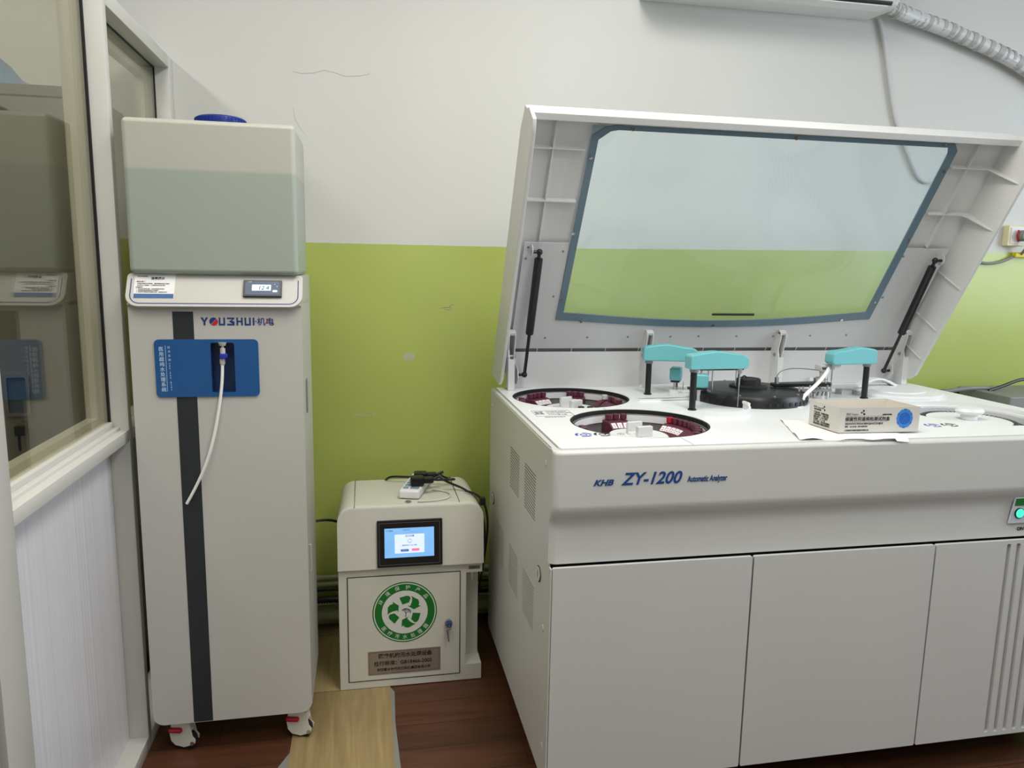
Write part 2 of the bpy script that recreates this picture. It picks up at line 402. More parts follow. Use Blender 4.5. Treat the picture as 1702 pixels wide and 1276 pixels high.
# right wall and the wall behind the viewer each have a window opening
my = Matrix(((0, 0, 1, 4.1), (1, 0, 0, 0), (0, 1, 0, 0), (0, 0, 0, 1)))
struct('wall_right', MB().plate([(-4.8, 0), (.15, 0), (.15, 3.1), (-4.8, 3.1)], [[(-2.6, 1.1), (-.8, 1.1), (-.8, 2.6), (-2.6, 2.6)]], .15, my), 'plain')
struct('wall_front', MB().plate([(-3.4, 0), (4.1, 0), (4.1, 3.1), (-3.4, 3.1)], [[(.5, 1.2), (2.7, 1.2), (2.7, 2.6), (.5, 2.6)]], .15, front(-4.8)), 'plainfar')
def window(name, m, x0, x1, y0, y1):
    f = MB().plate([(x0, y0), (x1, y0), (x1, y1), (x0, y1)], [[(x0+.06, y0+.06), ((x0+x1)/2-.03, y0+.06), ((x0+x1)/2-.03, y1-.06), (x0+.06, y1-.06)],
        [((x0+x1)/2+.03, y0+.06), (x1-.06, y0+.06), (x1-.06, y1-.06), ((x0+x1)/2+.03, y1-.06)]], .06, m)
    w = struct(name, f, 'alu')
window('window_1', Matrix.Translation((.04, 0, 0)) @ my, -2.6, -.8, 1.1, 2.6)
window('window_2', front(-4.85), .5, 2.7, 1.2, 2.6)

for i, (lx, ly, lp) in enumerate(LAMPS):
    hw = .15 if lx < -1 else .3
    t = thing('ceiling_light', ['flat white ceiling light panel above the analyzer', 'flat white ceiling light panel behind the analyzer aisle', 'flat white ceiling light panel above the open floor', 'narrow white ceiling light beyond the glass partition'][i], 'ceiling light', (lx, ly, 3.1))
    part('housing', MB().box(lx-hw, lx+hw, ly-.6, ly+.6, 3.03, 3.1, .005), 'white', t)
    part('diffuser', MB().box(lx-hw+.02, lx+hw-.02, ly-.58, ly+.58, 3.015, 3.03), 'lampglow', t)

# ------------------------------------------------------------------ glass partition on the left
XO, XG = -.641, -.689
part_root = bpy.data.objects.new('wall_partition', None)
pf = MB()
pf.box(XG-.05, XO, -.712, -.684, 0, 3.0, .0015)                   # middle mullion
pf.box(XG-.05, XO, -.055, -.0005, 0, 2.102, .0015)                    # end mullion at the wall
pf.box(XG-.05, XO, -1.505, -1.405, 0, 3.0, .0015)                   # near post
pf.box(XG-.05, XO, -.684, -.055, 2.062, 2.102, .0015)                  # head rail of far pane
pf.box(XG-.05, XO, -1.405, -.712, .930, .962, .0015)                # sill
pf.box(XG-.05, XG+.012, -1.405, -.712, .962, .985, .003)
pf.box(XG-.05, XO-.022, -1.405, -.712, .925, .970, .002)
pf.box(XG-.05, XO, -.684, -.055, .930, .962, .0015)
pf.box(XG-.05, XO, -1.405, -.712, 0, .042, .0015).box(XG-.05, XO, -.684, -.055, 0, .042, .0015)                   # floor rail
pf.box(XG-.048, XG-.02, -.74, -.66, 1.0, 2.99).box(XG-.048, XG-.02, -.105, -.05, .97, 2.02).box(XG-.048, XG-.02, -.66, -.05, 2.02, 2.07)
pf.box(XG-.048, XG-.02, -1.405, -.70, .975, 1.0)
wp = struct('wall_partition', pf, 'alu')
part('gasket', MB().box(XG-.003, XG+.004, -.718, -.712, .985, 3.0).box(XG-.003, XG+.003, -.059, -.055, .962, 2.06).box(XG-.003, XG+.003, -.684, -.055, 2.058, 2.062).box(XG-.003, XG+.002, -1.405, -1.402, .985, 3.0), 'gasket', wp)
part('glass_pane', MB().box(XG-.003, XG+.001, -1.405, -.718, .985, 3.0), 'glass', wp)
part('glass_pane', MB().box(XG-.003, XG+.001, -.684, -.059, .962, 2.058), 'glass', wp)
lp_ = MB().box(XG-.02, XG-.004, -1.405, -.714, .042, .93)
for y in (-1.29, -1.18, -1.07, -.96, -.85): lp_.box(XG-.006, XG-.0035, y-.048, y+.052, .042, .93, .0008)
part('ribbed_panel', lp_, 'ribpanel', wp)
# door nearer the viewer
dr = MB().box(XG-.05, XO-.005, -2.35, -1.522, .01, 2.1, .002)
door = struct('door_1', dr, 'alu')
part('door_gasket', MB().box(XG-.03, XO-.02, -1.522, -1.505, 0, 2.1), 'gasket', door)

# ------------------------------------------------------------------ steel cabinet beyond the glass
t = thing('filing_cabinet', 'grey steel filing cabinet standing beyond the glass partition', 'cabinet', (-1.09, -.22, 0))
part('carcass', MB().box(-1.38, -.80, -.40, -.02, .0, 1.91, .003), 'steelcab', t)
for x0, x1 in ((-1.377, -1.092), (-1.088, -.803)):
    part('door', MB().box(x0, x1, -.42, -.402, .05, 1.875, .002), 'steelcab', t)
part('top_rail', MB().box(-1.38, -.80, -.422, -.40, 1.88, 1.91, .002), 'steelcab', t)
hd = part('handle', MB().plate(rr(-1.064, -.996, .950, 1.078, .008), [rr(-1.056, -1.004, .960, 1.068, .006)], .008, front(-.42)), 'chrome', t)
part('handle_recess', MB().box(-1.056, -1.004, -.4215, -.42, .960, 1.068), 'recess_grey', hd)
k = part('lock', MB().cyl((-1.022, -.42, .925), (-1.022, -.44, .925), .012), 'chrome', t)
part('key', MB().box(-1.036, -1.010, -.455, -.44, .895, .925, .003).box(-1.027, -1.021, -.455, -.449, .85, .90), 'black', k)
basin = MB().lathe([(0, .12), (.06, .115), (.09, .09), (.12, .05), (.2, .012), (.21, 0), (0, 0)], (-1.15, -.22, 1.911), 40)
solo('plastic_basin', basin, 'bluebasin', 'blue plastic basin on top of the steel cabinet', 'basin', (-1.15, -.22, 1.911))

# ================================================================== WATER PURIFIER
PX0, PX1, PY = -.613, -.173, -.755
pur = thing('water_purifier', 'tall white laboratory water purifier with a blue panel, on castors', 'water purifier', (-.393, -.58, 0))
body = MB()
outl = rr(PX0, PX1, .100, 1.315, .03, 6, (.03, .003, .003, .03))
body.plate(outl, [rr(-.413, -.350, 1.067, 1.206, .006)], .03, front(PY+.03))
t_ = MB()
body.box(PX0+.001, PX1-.001, PY+.028, -.42, .104, 1.315, .004)
# carve: recess is a box set behind the hole
part('body', body, 'white', pur, smooth=40)
rc = MB()
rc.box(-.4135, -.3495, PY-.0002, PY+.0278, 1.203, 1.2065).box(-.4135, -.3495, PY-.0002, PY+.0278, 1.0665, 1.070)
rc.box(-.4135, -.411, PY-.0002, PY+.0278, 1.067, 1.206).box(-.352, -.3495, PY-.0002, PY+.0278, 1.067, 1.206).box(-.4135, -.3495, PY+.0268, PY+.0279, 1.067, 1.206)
part('outlet_recess', rc, 'darkblue', pur)
bp_ = MB().plate(rr(-.553, -.289, 1.058, 1.214, .012), [rr(-.412, -.351, 1.069, 1.205, .006)], .004, front(PY))
bpo = part('outlet_panel', bp_, 'blue', pur, 'blue panel')
tx = MB()
for i, ch in enumerate('医用超纯水处理系统'): tx.text(ch, .0125, front(PY-.0042, -.5425+.0003*i, 1.184-.01365*i), bold=.012)
tx.box(-.5255, -.5245, PY-.0048, PY-.0042, 1.074, 1.198)
for i, ch in enumerate('技术支持'): tx.text(ch, .0075, front(PY-.0042, -.5205+.0003*i, 1.190-.0112*i))
for i, ch in enumerate('400-060-8386'): tx.text(ch, .0065, front(PY-.0042, -.5185+.0002*i, 1.147-.0064*i))
part('panel_lettering', tx, 'print_white', bpo)
part('vertical_stripe', MB().box(-.504, -.452, PY-.0008, PY, .102, 1.0585).box(-.504, -.452, PY-.0008, PY, 1.2135, 1.288), 'stripe', pur, 'charcoal stripe')
# logo on the front
lg = MB(); mm = front(PY-.0003, -.434, 1.2515)
def seg(mb, pts, m=mm, h=.0006):
    mb.prism(pts, 0, h, m)
H = .021; T = .0042
seg(lg, [(0, H), (.006, H), (.0095, .013), (.0135, H), (.0195, H), (.012, .009), (.012, 0), (.0072, 0), (.0072, .009)])
seg(lg, [(.046, H), (.046, 0), (.062, 0), (.062, H), (.0578, H), (.0578, .0042), (.0502, .0042), (.0502, H)])
seg(lg, [(.067, H), (.086, H), (.086, .017), (.079, .013), (.086, .010), (.086, 0), (.067, 0), (.067, .0042), (.081, .0042), (.072, .0105), (.081, .0168), (.067, .0168)])
for x in (.091, .103): seg(lg, [(x, 0), (x+T, 0), (x+T, H), (x, H)])
seg(lg, [(.0945, .0085), (.104, .0085), (.104, .0125), (.0945, .0125)])
seg(lg, [(.112, H), (.112, 0), (.128, 0), (.128, H), (.1238, H), (.1238, .0042), (.1162, .0042), (.1162, H)])
seg(lg, [(.133, 0), (.1374, 0), (.1374, H), (.133, H)])
seg(lg, circ(.1415, .0105, .0018, 12))
half = arcpts(.0325, .0105, .0105, 45, 225, 20)
seg(lg, half)
lg.text('机电', .0225, front(PY-.0003, -.2905, 1.2535), extrude=.0006, bold=.012)
lgo = part('front_logo', lg, 'navy', pur)
lr = MB(); seg(lr, arcpts(.0333, .0098, .0105, -135, 45, 20)); part('logo_red', lr, 'print_red', lgo); lr = MB(); seg(lr, [(.168, .006), (.176, .014), (.174, .016), (.166, .008)], h=.0011)
part('logo_red', lr, 'print_red', lgo)
# control head with the slanted face
head = MB()
head.prism([(-.755, 1.300), (-.418, 1.300), (-.418, 1.385), (-.722, 1.385), (-.762, 1.306)], PX0+.001, PX1-.001, Matrix(((0, 0, 1, 0), (1, 0, 0, 0), (0, 1, 0, 0), (0, 0, 0, 1))))
A_ = Vector((0, -.774, 1.302)); B_ = Vector((0, -.724, 1.388)); d_ = (B_-A_).normalized(); n_ = Vector((1, 0, 0)).cross(d_)
HM = Matrix(((1, 0, 0, PX0-.004), (0, d_.y, n_.y, A_.y), (0, d_.z, n_.z, A_.z), (0, 0, 0, 1)))   # local x, up the slope, outward
HL = (B_-A_).length; HW = PX1-PX0+.008
head.prism(rr(0, HW, 0, HL, .03, 8, (.034, .012, .012, .034)), -.012, 0, HM, bevel=.003)
ho = part('control_head', head, 'white', pur, smooth=35)
ul = MB()
def uline(off, w):
    o = [(off, HL-.018), (off, .03)]+[(off+.024+.024*math.cos(a), off*.75+.024+.024*math.sin(a)) for a in [PI+PI/2*i/8 for i in range(9)]]
    o += [(HW-off-.024+.024*math.cos(a), off*.75+.024+.024*math.sin(a)) for a in [-PI/2+PI/2*i/8 for i in range(9)]]+[(HW-off, .03), (HW-off, HL-.018)]
    return o
for a, c in zip([(x, y, .0003) for x, y in uline(.012, 0)], [(x, y, .0003) for x, y in uline(.012, 0)][1:]):
    dv = Vector(c)-Vector(a); nn = Vector((-dv.y, dv.x, 0)).normalized()*.0013
    ul.prism([tuple((Vector(a)+nn)[:2]), tuple((Vector(c)+nn)[:2]), tuple((Vector(c)-nn)[:2]), tuple((Vector(a)-nn)[:2])], 0, .0005, HM)
part('blue_outline', ul, 'navy', ho)
st = part('notice_sticker', MB().plate(rr(.020, .120, .024, .096, .003), [], .0004, HM), 'label', ho, 'white printed sticker')
part('sticker_band', MB().plate(rr(.021, .119, .024, .037, .001), [], .0003, HM, z=.0004), 'blue', st)
stt = MB(); hm = lambda x, y: HM @ Matrix.Translation((x, y, .0005))
stt.text('温馨提示', .0085, hm(.060, .0795), bold=.02)
stt.text('YOUSHUI机电', .004, hm(.026, .087))
stt.text('尊敬的客户：', .0042, hm(.025, .071))
stt.text('为保证设备的正常使用，请定期更换滤芯及耗材', .0038, hm(.027, .0655)); stt.text('并由专业人员维护，以免影响出水的水质。', .0038, hm(.027, .0605))
stt.text('注意事项：', .0042, hm(.024, .0545)); stt.text('1. 请勿自行拆卸设备，如有故障请及时联系', .0036, hm(.027, .0497)); stt.text('2. 设备周围请保持清洁和干燥通风', .0036, hm(.027, .0452)); stt.text('3. 长时间不用请关闭电源和水源，谢谢您的合作', .0036, hm(.027, .0407))
part('sticker_print', stt, 'print_black', st)
# display
dx0, dx1, dy0, dy1 = .294, .394, .028, .078
dsp = part('water_quality_meter', MB().box(dx0, dx1, dy0, dy1, 0, .008, .002, m=HM), 'black', ho, 'black digital meter')
part('meter_face', MB().plate(rr(dx0+.006, dx1-.006, dy0+.005, dy1-.005, .003), [], .0006, HM, z=.008), 'meter', dsp)
part('meter_lcd', MB().plate(rr(dx0+.023, dx0+.072, dy0+.017, dy0+.035, .001), [], .0006, HM, z=.0086), 'lcd', dsp)
part('meter_digits', MB().text('12.4', .0165, HM @ Matrix.Translation((dx0+.038, dy0+.0195, .0093)), shear=.2), 'print_black', dsp)
dt = MB().text('CON', .004, HM @ Matrix.Translation((dx0+.013, dy0+.042, .0087)))
part('meter_caption', dt, 'label', dsp)
part('meter_button', MB().plate(rr(dx1-.024, dx1-.011, dy0+.012, dy0+.019, .003), [], .001, HM, z=.0086).plate(circ(dx1-.018, dy0+.036, .0012, 10), [], .001, HM, z=.0086).plate(circ(dx1-.012, dy0+.030, .0012, 10), [], .001, HM, z=.0086), 'silver', dsp)
# tank and cap
part('water_tank', MB().box(PX0+.006, PX1-.005, -.745, -.455, 1.386, 1.782, .014, 4), 'tank', pur, 'translucent white tank', smooth=60)
cap = MB().lathe([(0, 1.784), (.066, 1.784), (.068, 1.798), (.0665, 1.809), (.06, 1.813), (0, 1.814)], (-.388, -.6, 0), 48)
for i in range(40):
    a = 2*PI*i/40; cap.box(-.001, .001, -.0015, .0015, 1.786, 1.807, m=Matrix.Translation((-.388, -.6, 0)) @ Matrix.Rotation(a, 4, 'Z') @ Matrix.Translation((.0675, 0, 0)))
part('tank_cap', cap, 'cap_blue', pur, 'dark blue screw cap')
# outlet valve and hose
part('outlet_fitting', MB().cyl((-.381, PY-.002, 1.206), (-.381, PY-.002, 1.197), .011, .008).cyl((-.381, PY-.003, 1.197), (-.381, PY-.003, 1.188), .0035)
     .cyl((-.381, PY-.003, 1.190), (-.381, PY-.003, 1.174), .0068, bevel=.001).cyl((-.382, PY-.003, 1.174), (-.382, PY-.003, 1.160), .0045).cyl((-.3825, PY-.004, 1.161), (-.3825, PY-.004, 1.147), .0068, bevel=.001).cyl((-.3825, PY-.004, 1.147), (-.3828, PY-.004, 1.143), .005), 'fitting', pur)
part('valve_handle', MB().box(-.388, -.367, PY-.016, PY-.006, 1.163, 1.176, .003).cyl((-.376, PY-.018, 1.168), (-.376, PY-.004, 1.168), .006), 'valve_blue', pur, 'blue valve lever')
part('outlet_hose', MB().tube([(-.3828, PY-.005, 1.146), (-.3835, PY-.008, 1.10), (-.394, PY-.012, 1.03), (-.413, PY-.016, .93), (-.445, PY-.016, .84), (-.49, PY-.012, .762)], .0041, 12, res=12), 'tube', pur, 'thin white hose')
part('side_lock', MB().plate(rr(.640, .668, .99, 1.09, .004), [], .004, Matrix(((0, 0, 1, PX1-.001), (-1, 0, 0, 0), (0, 1, 0, 0), (0, 0, 0, 1)))), 'grey', pur)
part('side_handle', MB().tube([(PX1, -.70, .60), (PX1+.004, -.70, .60), (PX1+.004, -.70, .52), (PX1, -.70, .52)], .003, smooth=False), 'white', pur)
# castors
def castor(x, y, ang, red=True):
    m = Matrix.Translation((x, y, 0)) @ Matrix.Rotation(ang, 4, 'Z')
    c = MB().box(-.022, .022, -.022, .022, .090, .102, .002, m=m)
    hp = [(-.034, .055), (-.030, .030), (-.018, .016), (.008, .010), (.030, .017), (.040, .022), (.042, .034), (.034, .044), (.026, .088), (-.026, .088)]
    MXZ = m @ RX
    for s in (-.016, .012): c.prism(hp, s, s+.004, MXZ, bevel=.001)
    c.prism([(-.033, .06), (-.028, .088), (.026, .088), (.03, .06)], -.012, .012, MXZ)
    o = part('castor', c, 'box', pur)
    part('wheel', MB().cyl((.012, -.011, .027), (.012, .011, .027), .027, seg=32, bevel=.003, m=m), 'rub', o)
    part('axle', MB().cyl((.033, -.019, .024), (.033, .019, .024), .006, seg=12, m=m), 'chrome', o)
    if red: part('brake_pedal', MB().box(-.034, .006, -.026, -.010, .058, .073, .006, m=m), 'red', o)
castor(-.545, -.715, math.radians(-12)); castor(-.215, -.715, math.radians(-12)); castor(-.56, -.47, .6, False); castor(-.22, -.47, 1.9, False)

# ================================================================== WASTE WATER UNIT
BX0, BX1, BY = -.100, .377, -.494
wu = thing('wastewater_treatment_unit', 'low cream wastewater treatment cabinet with touch screen and green round seal', 'treatment unit', (.14, -.34, 0))
low = MB()
low.box(BX0, .322, BY, -.17, .06, .43).box(.322, .373, BY+.07, -.17, .06, .43).box(BX0, BX1, BY, -.17, .004, .06)
low.box(.322, BX1, BY, BY+.07, .395, .43)
part('lower_body', low, 'box', wu)
up = MB()
def usec(y, x0, x1, z0, z1, r):
    return [(x0, y, z0), (x1, y, z0), (x1, y, z1-r)] + [(x1-r+r*math.cos(a), y, z1-r+r*math.sin(a)) for a in [PI/2*i/6 for i in range(1, 7)]] + \
        [(x0+r+r*math.cos(a), y, z1-r+r*math.sin(a)) for a in [PI/2+PI/2*i/6 for i in range(0, 7)]]
tb = bmesh.new(); secs = []
for y, x0, x1, z1, r in ((BY+.006, BX0-.001, BX1+.003, .628, .04), (BY+.010, BX0-.001, BX1+.003, .636, .045), (BY+.024, BX0, BX1, .641, .048), (-.17, BX0+.004, BX1-.004, .636, .048)):
    secs.append([tb.verts.new((p[0], p[1]-(.018*(z1-p[2])/.2 if y < -.3 else 0), p[2])) for p in usec(y, x0, x1, .43, z1, r)])
for a, c in zip(secs, secs[1:]):
    for i in range(len(a)): j = (i+1) % len(a); tb.faces.new((a[i], a[j], c[j], c[i]))
tb.faces.new(secs[0]); tb.faces.new(list(reversed(secs[-1]))); bmesh.ops.recalc_face_normals(tb, faces=tb.faces)
up._add(tb)
part('upper_cover', up, 'box', wu, smooth=40)
part('top_seam', MB().box(-.046, -.0445, -.49, -.172, .6385, .6415), 'seam', wu)
part('top_seam', MB().box(.2985, .3002, -.48, -.172, .6385, .6415), 'seam', wu)
FY = 0
TM = Matrix.Translation((0, BY-.0116, .43)) @ Matrix.Rotation(-math.atan2(.018, .2), 4, 'X') @ Matrix.Translation((0, 0, -.43))
tsn = part('touch_screen', MB().box(.026, .240, FY-.010, FY, .436, .592, .002, m=TM), 'black', wu, 'black framed touch screen')
part('screen_display', MB().box(.050, .212, FY-.0108, FY-.010, .468, .566, m=TM), 'screen', tsn)
part('bezel_line', MB().plate(rr(.033, .231, .444, .584, .002), [rr(.0337, .2303, .4447, .5833, .002)], .0004, TM @ front(FY-.010)), 'grey', tsn)
part('screen_dialog', MB().plate(rr(.083, .180, .482, .545, .002), [], .0003, TM @ front(FY-.0108)), 'swhite', tsn)
stx = MB().text('自动消毒', .0075, TM @ front(FY-.0111, .117, .5365)).text('剩余时间  9.5 分钟', .006, TM @ front(FY-.0111, .107, .506)).plate(circ(.132, .5225, .0068, 24), [circ(.132, .5225, .0060, 24)], .0003, TM @ front(FY-.0111)).text('工作模式', .006, TM @ front(FY-.0108, .054, .556)).text('2024-04-21', .005, TM @ front(FY-.0108, .11, .558))
part('screen_text', stx, 'navy', tsn)
part('screen_button', MB().plate(rr(.102, .129, .4875, .4955, .004), [], .0003, TM @ front(FY-.0111)), 'sblue', tsn)
part('screen_button', MB().plate(rr(.138, .164, .4885, .4965, .004), [], .0003, TM @ front(FY-.0111)), 'pink', tsn)
part('button_text', MB().text('返回首页', .005, TM @ front(FY-.0114, .1055, .4898)).text('停止消毒', .005, TM @ front(FY-.0114, .141, .4908)), 'label', tsn)
dr_ = part('door', MB().box(-.070, .300, BY-.0025, BY, .032, .399, .001), 'box', wu)
part('door_gap', MB().plate(rr(-.0735, .3035, .0285, .4025, .002), [rr(-.0695, .2995, .0325, .3985, .001)], .0008, front(BY)), 'seam', wu)
# round seal
cx, cz, Rr = .1155, .269, .1075; DY = BY-.0025
seal = part('round_seal', MB().plate(circ(cx, cz, Rr, 72), [circ(cx, cz, Rr-.004, 72)], .0004, front(DY)).plate(circ(cx, cz, Rr-.0075, 72), [circ(cx, cz, .0765, 72)], .0004, front(DY)), 'green', dr_, 'green round emblem')
part('seal_ground', MB().plate(circ(cx, cz, Rr-.004, 72), [], .0002, front(DY)), 'sealw', seal)
stx = MB(); rt = (.0765+.1)/2
def ringtext(s, a0, a1, top):
    for i, ch in enumerate(s):
        a = math.radians(a0+(a1-a0)*i/(len(s)-1)); sz = .0165
        px, pz = cx+rt*math.cos(a), cz+rt*math.sin(a); rot = a-PI/2 if top else a+PI/2
        stx.text(ch, sz, front(DY-.0006, px, pz) @ Matrix.Rotation(rot, 4, 'Z') @ Matrix.Translation((0, -sz*.37, 0)), align='CENTER')
ringtext('环境保护产品', 153, 37, True); ringtext('医疗污水处理器', 218, 322, False)
part('seal_lettering', stx, 'sealw', seal)
ar = MB()
def arrow(rot):
    m = front(DY-.0002, cx, cz+.002) @ Matrix.Rotation(math.radians(rot), 4, 'Z')
    # the two folded pieces of one recycling arrow
    a1 = [(-.018, .050), (.006, .056), (.015, .054), (.019, .047), (.014, .032), (-.008, .026)]
    ar.prism(a1, 0, .0006, m)
    a2 = [(.021, .054), (.044, .040), (.048, .030), (.0455, .019), (.053, .017), (.030, .006), (.010, .020), (.018, .019), (.0235, .034), (.0245, .046)]
    ar.prism(a2, 0, .0006, m)
for r_ in (0, 120, 240): arrow(r_)
part('recycling_arrows', ar, 'green', seal)
tr = MB(); m0 = front(DY-.0002)
def branch(x, z, a, l, w, d):
    x2, z2 = x+l*math.cos(a), z+l*math.sin(a); nx, nz = -math.sin(a)*w, math.cos(a)*w
    tr.prism([(x-nx, z-nz), (x2-nx*.6, z2-nz*.6), (x2+nx*.6, z2+nz*.6), (x+nx, z+nz)], 0, .0005, m0)
    if d:
        for da in (-.75, -.1, .6): branch(x2, z2, a+da+random.uniform(-.15, .15), l*.66, w*.6, d-1)
    else: tr.prism(circ(x2, z2, .0012, 7), 0, .0005, m0)
branch(cx+.002, cz-.018, PI/2-.1, .013, .0013, 3)
part('seal_tree', tr, 'print_black', seal)
pl_ = part('name_plate', MB().plate(rr(-.008, .235, .0505, .1355, .001), [], .0012, front(DY)), 'plate', dr_, 'brushed metal name plate')
pt = MB().plate(rr(-.004, .231, .0545, .1315, .001), [rr(-.0034, .2304, .0551, .1309, .001)], .0003, front(DY-.0012))
pt.text('医疗机构污水处理设备', .0185, front(DY-.0013, .0255, .1105), bold=.022, space=.96).text('执行标准：GB18466-2005', .0175, front(DY-.0013, .0115, .0845), bold=.022)
pt.text('安徽碧水时代环保科技集团有限公司', .0112, front(DY-.0013, .021, .0640), bold=.022, space=1.02)
part('plate_lettering', pt, 'print_black', pl_)
lk = part('door_lock', MB().cyl((.262, DY, .222), (.262, DY-.012, .222), .0125, bevel=.001).cyl((.262, DY-.012, .222), (.262, DY-.03, .222), .005), 'steel', dr_)
part('key', MB().cyl((.262, DY-.014, .2235), (.262, DY-.030, .2235), .009, bevel=.002), 'print_blue', lk)
part('hanging_key', MB().plate(circ(.262, .209, .008, 20), [circ(.262, .209, .0065, 20)], .001, front(DY-.016)).prism([(.2525, .200), (.261, .202), (.264, .160), (.2605, .158)], 0, .0015, front(DY-.016)), 'chrome', lk)
part('outlet_label', MB().plate(rr(.330, .369, .406, .418, .001), [], .0006, front(BY)), 'grey', wu)
part('label_print', MB().plate(rr(.332, .367, .4075, .4165, .001), [rr(.3326, .3664, .4081, .4159, .001)], .0003, front(BY-.0006)).text('消毒液出口', .006, front(BY-.0007, .3355, .4098)), 'print_black', wu)
part('dispenser_tap', MB().cyl((.346, BY+.035, .396), (.346, BY+.035, .380), .008).cyl((.346, BY+.035, .380), (.346, BY+.035, .362), .005).cyl((.346, BY+.035, .362), (.346, BY+.035, .350), .003), 'tube', wu)
part('top_lock', MB().cyl((.130, -.462, .640), (.130, -.462, .644), .012, bevel=.001).cyl((.130, -.462, .644), (.130, -.462, .6455), .007), 'chrome', wu)
part('top_lock_slot', MB().box(.1235, .1365, -.464, -.460, .6453, .6460), 'black', wu)

# power strip on the unit
ps = thing('power_strip', 'white power strip lying on the treatment unit', 'power strip', (.16, -.34, .642))
PM = Matrix.Translation((.160, -.345, .6425)) @ Matrix.Rotation(math.radians(74), 4, 'Z')
part('casing', MB().box(-.095, .125, -.036, .036, 0, .030, .008, 3, m=PM), 'label', ps)
sk = MB()
for i in range(4): sk.plate(rr(-.075+i*.03, -.052+i*.03, .008, .026, .002), [], .0008, PM, z=.030)
sk.plate(rr(-.075, -.050, -.028, .002, .002), [], .0008, PM, z=.030)
part('socket_face', sk, 'strip_blue', ps)
for k_, (sx, sy_) in enumerate([(-.035, -.012), (.022, -.012)]):
    c0 = PM @ Vector((sx, sy_, .030)); e = Vector((c0.x+.075, c0.y, c0.z+.030))
    pts = ([(e.x, e.y, e.z), (.27, -.335, .665), (.335, -.36, .655), (.385, -.40, .60), (.402, -.41, .50), (.400, -.36, .42), (.393, -.30, .30), (.39, -.2, .16)],
           [(e.x, e.y, e.z), (.25, -.285, .670), (.315, -.30, .665), (.30, -.27, .656), (.22, -.27, .656), (.20, -.24, .66), (.10, -.22, .66), (.06, -.19, .655), (.04, -.1, .56), (.03, -.05, .2)])[k_]
    c = thing('power_cable', ['black power cable plugged in the strip and falling behind the analyzer side', 'black power cable plugged in the strip and looping back over the unit'][k_], 'power cable', (c0.x, c0.y, .673), 'black cables on the power strip')
    part('plug', MB().box(c0.x-.020, c0.x+.026, c0.y-.018, c0.y+.018, .6725, .706, .006).box(c0.x+.010, c0.x+.060, c0.y-.012, c0.y+.012, .680, .702, .006).cyl((c0.x+.05, c0.y, .69), (e.x+.008, e.y, e.z), .006, .0045), 'black', c)
    part('cord', MB().tube(pts, .0042, res=14), 'black', c)
b = MB().tube([(.330, -.39, .650), (.378, -.41, .642), (.402, -.42, .60), (.408, -.42, .53), (.404, -.40, .44), (.398, -.33, .30), (.393, -.22, .12)], .004, res=12).box(.378, .398, -.424, -.400, .604, .630, .004)
solo('data_cable', b, 'black', 'second black cord with a clip running down the right side of the unit', 'cable', (.37, -.41, .6))
part('cord', MB().tube([(.16, -.47, .6445), (.25, -.475, .6445), (.29, -.42, .6445), (.27, -.36, .6445), (.22, -.345, .6445)], .003), 'box', ps)
solo('link_cable', MB().tube([(-.172, -.42, .575), (-.14, -.41, .578), (-.115, -.39, .565), (-.100, -.37, .55)], .0045), 'black', 'short black cable between the purifier and the treatment unit', 'cable', (-.14, -.41, .56))

# pipes along the foot of the wall
G = 'pipes along the foot of the back wall'
for nm, z, y, r, x0, x1, lab, mt, tilt in (('conduit', .215, -.030, .011, -.63, 2.6, 'upper thin painted conduit at the foot of the green wall', 'pipe', .01),
                          ('conduit', .188, -.034, .012, -.63, 2.6, 'second thin painted conduit just below the upper one', 'pipe', .008),
                          ('water_pipe', .062, -.040, .030, -.63, 2.6, 'thick painted pipe lowest at the foot of the green wall', 'pipe', 0),
                          ('white_hose', .108, -.055, .007, -.63, 2.6, 'thin white hose above the thick pipe', 'tube', -.01)):
    solo(nm, MB().cyl((x0, y, z-tilt), (x1, y, z+tilt), r, seg=16), mt, lab, 'pipe', (x0, y, z), G)
hs = MB()
for i in range(80): hs.cyl((-.30+i*.0105, -.075, .138), (-.294+i*.0105, -.075, .138), .014, seg=14)
hs.cyl((-.30, -.075, .138), (.54, -.075, .138), .011)
solo('corrugated_hose', hs, 'black', 'black corrugated hose lying along the pipes', 'hose', (.1, -.075, .13), G)
solo('wall_cable', MB().tube([(-.3, -.06, .172), (-.1, -.06, .170), (.2, -.06, .175), (.7, -.06, .168)], .0055), 'black', 'black cable under the thin conduits', 'cable', (.1, -.06, .17), G)
solo('pipe_clamp', MB().cyl((-.115, -.07, .118), (-.115, -.07, .166), .012).tube([(-.13, -.08, .11), (-.11, -.095, .13), (-.09, -.08, .15)], .004), 'steel', 'small metal valve on the pipes beside the treatment unit', 'valve', (-.115, -.07, .12))

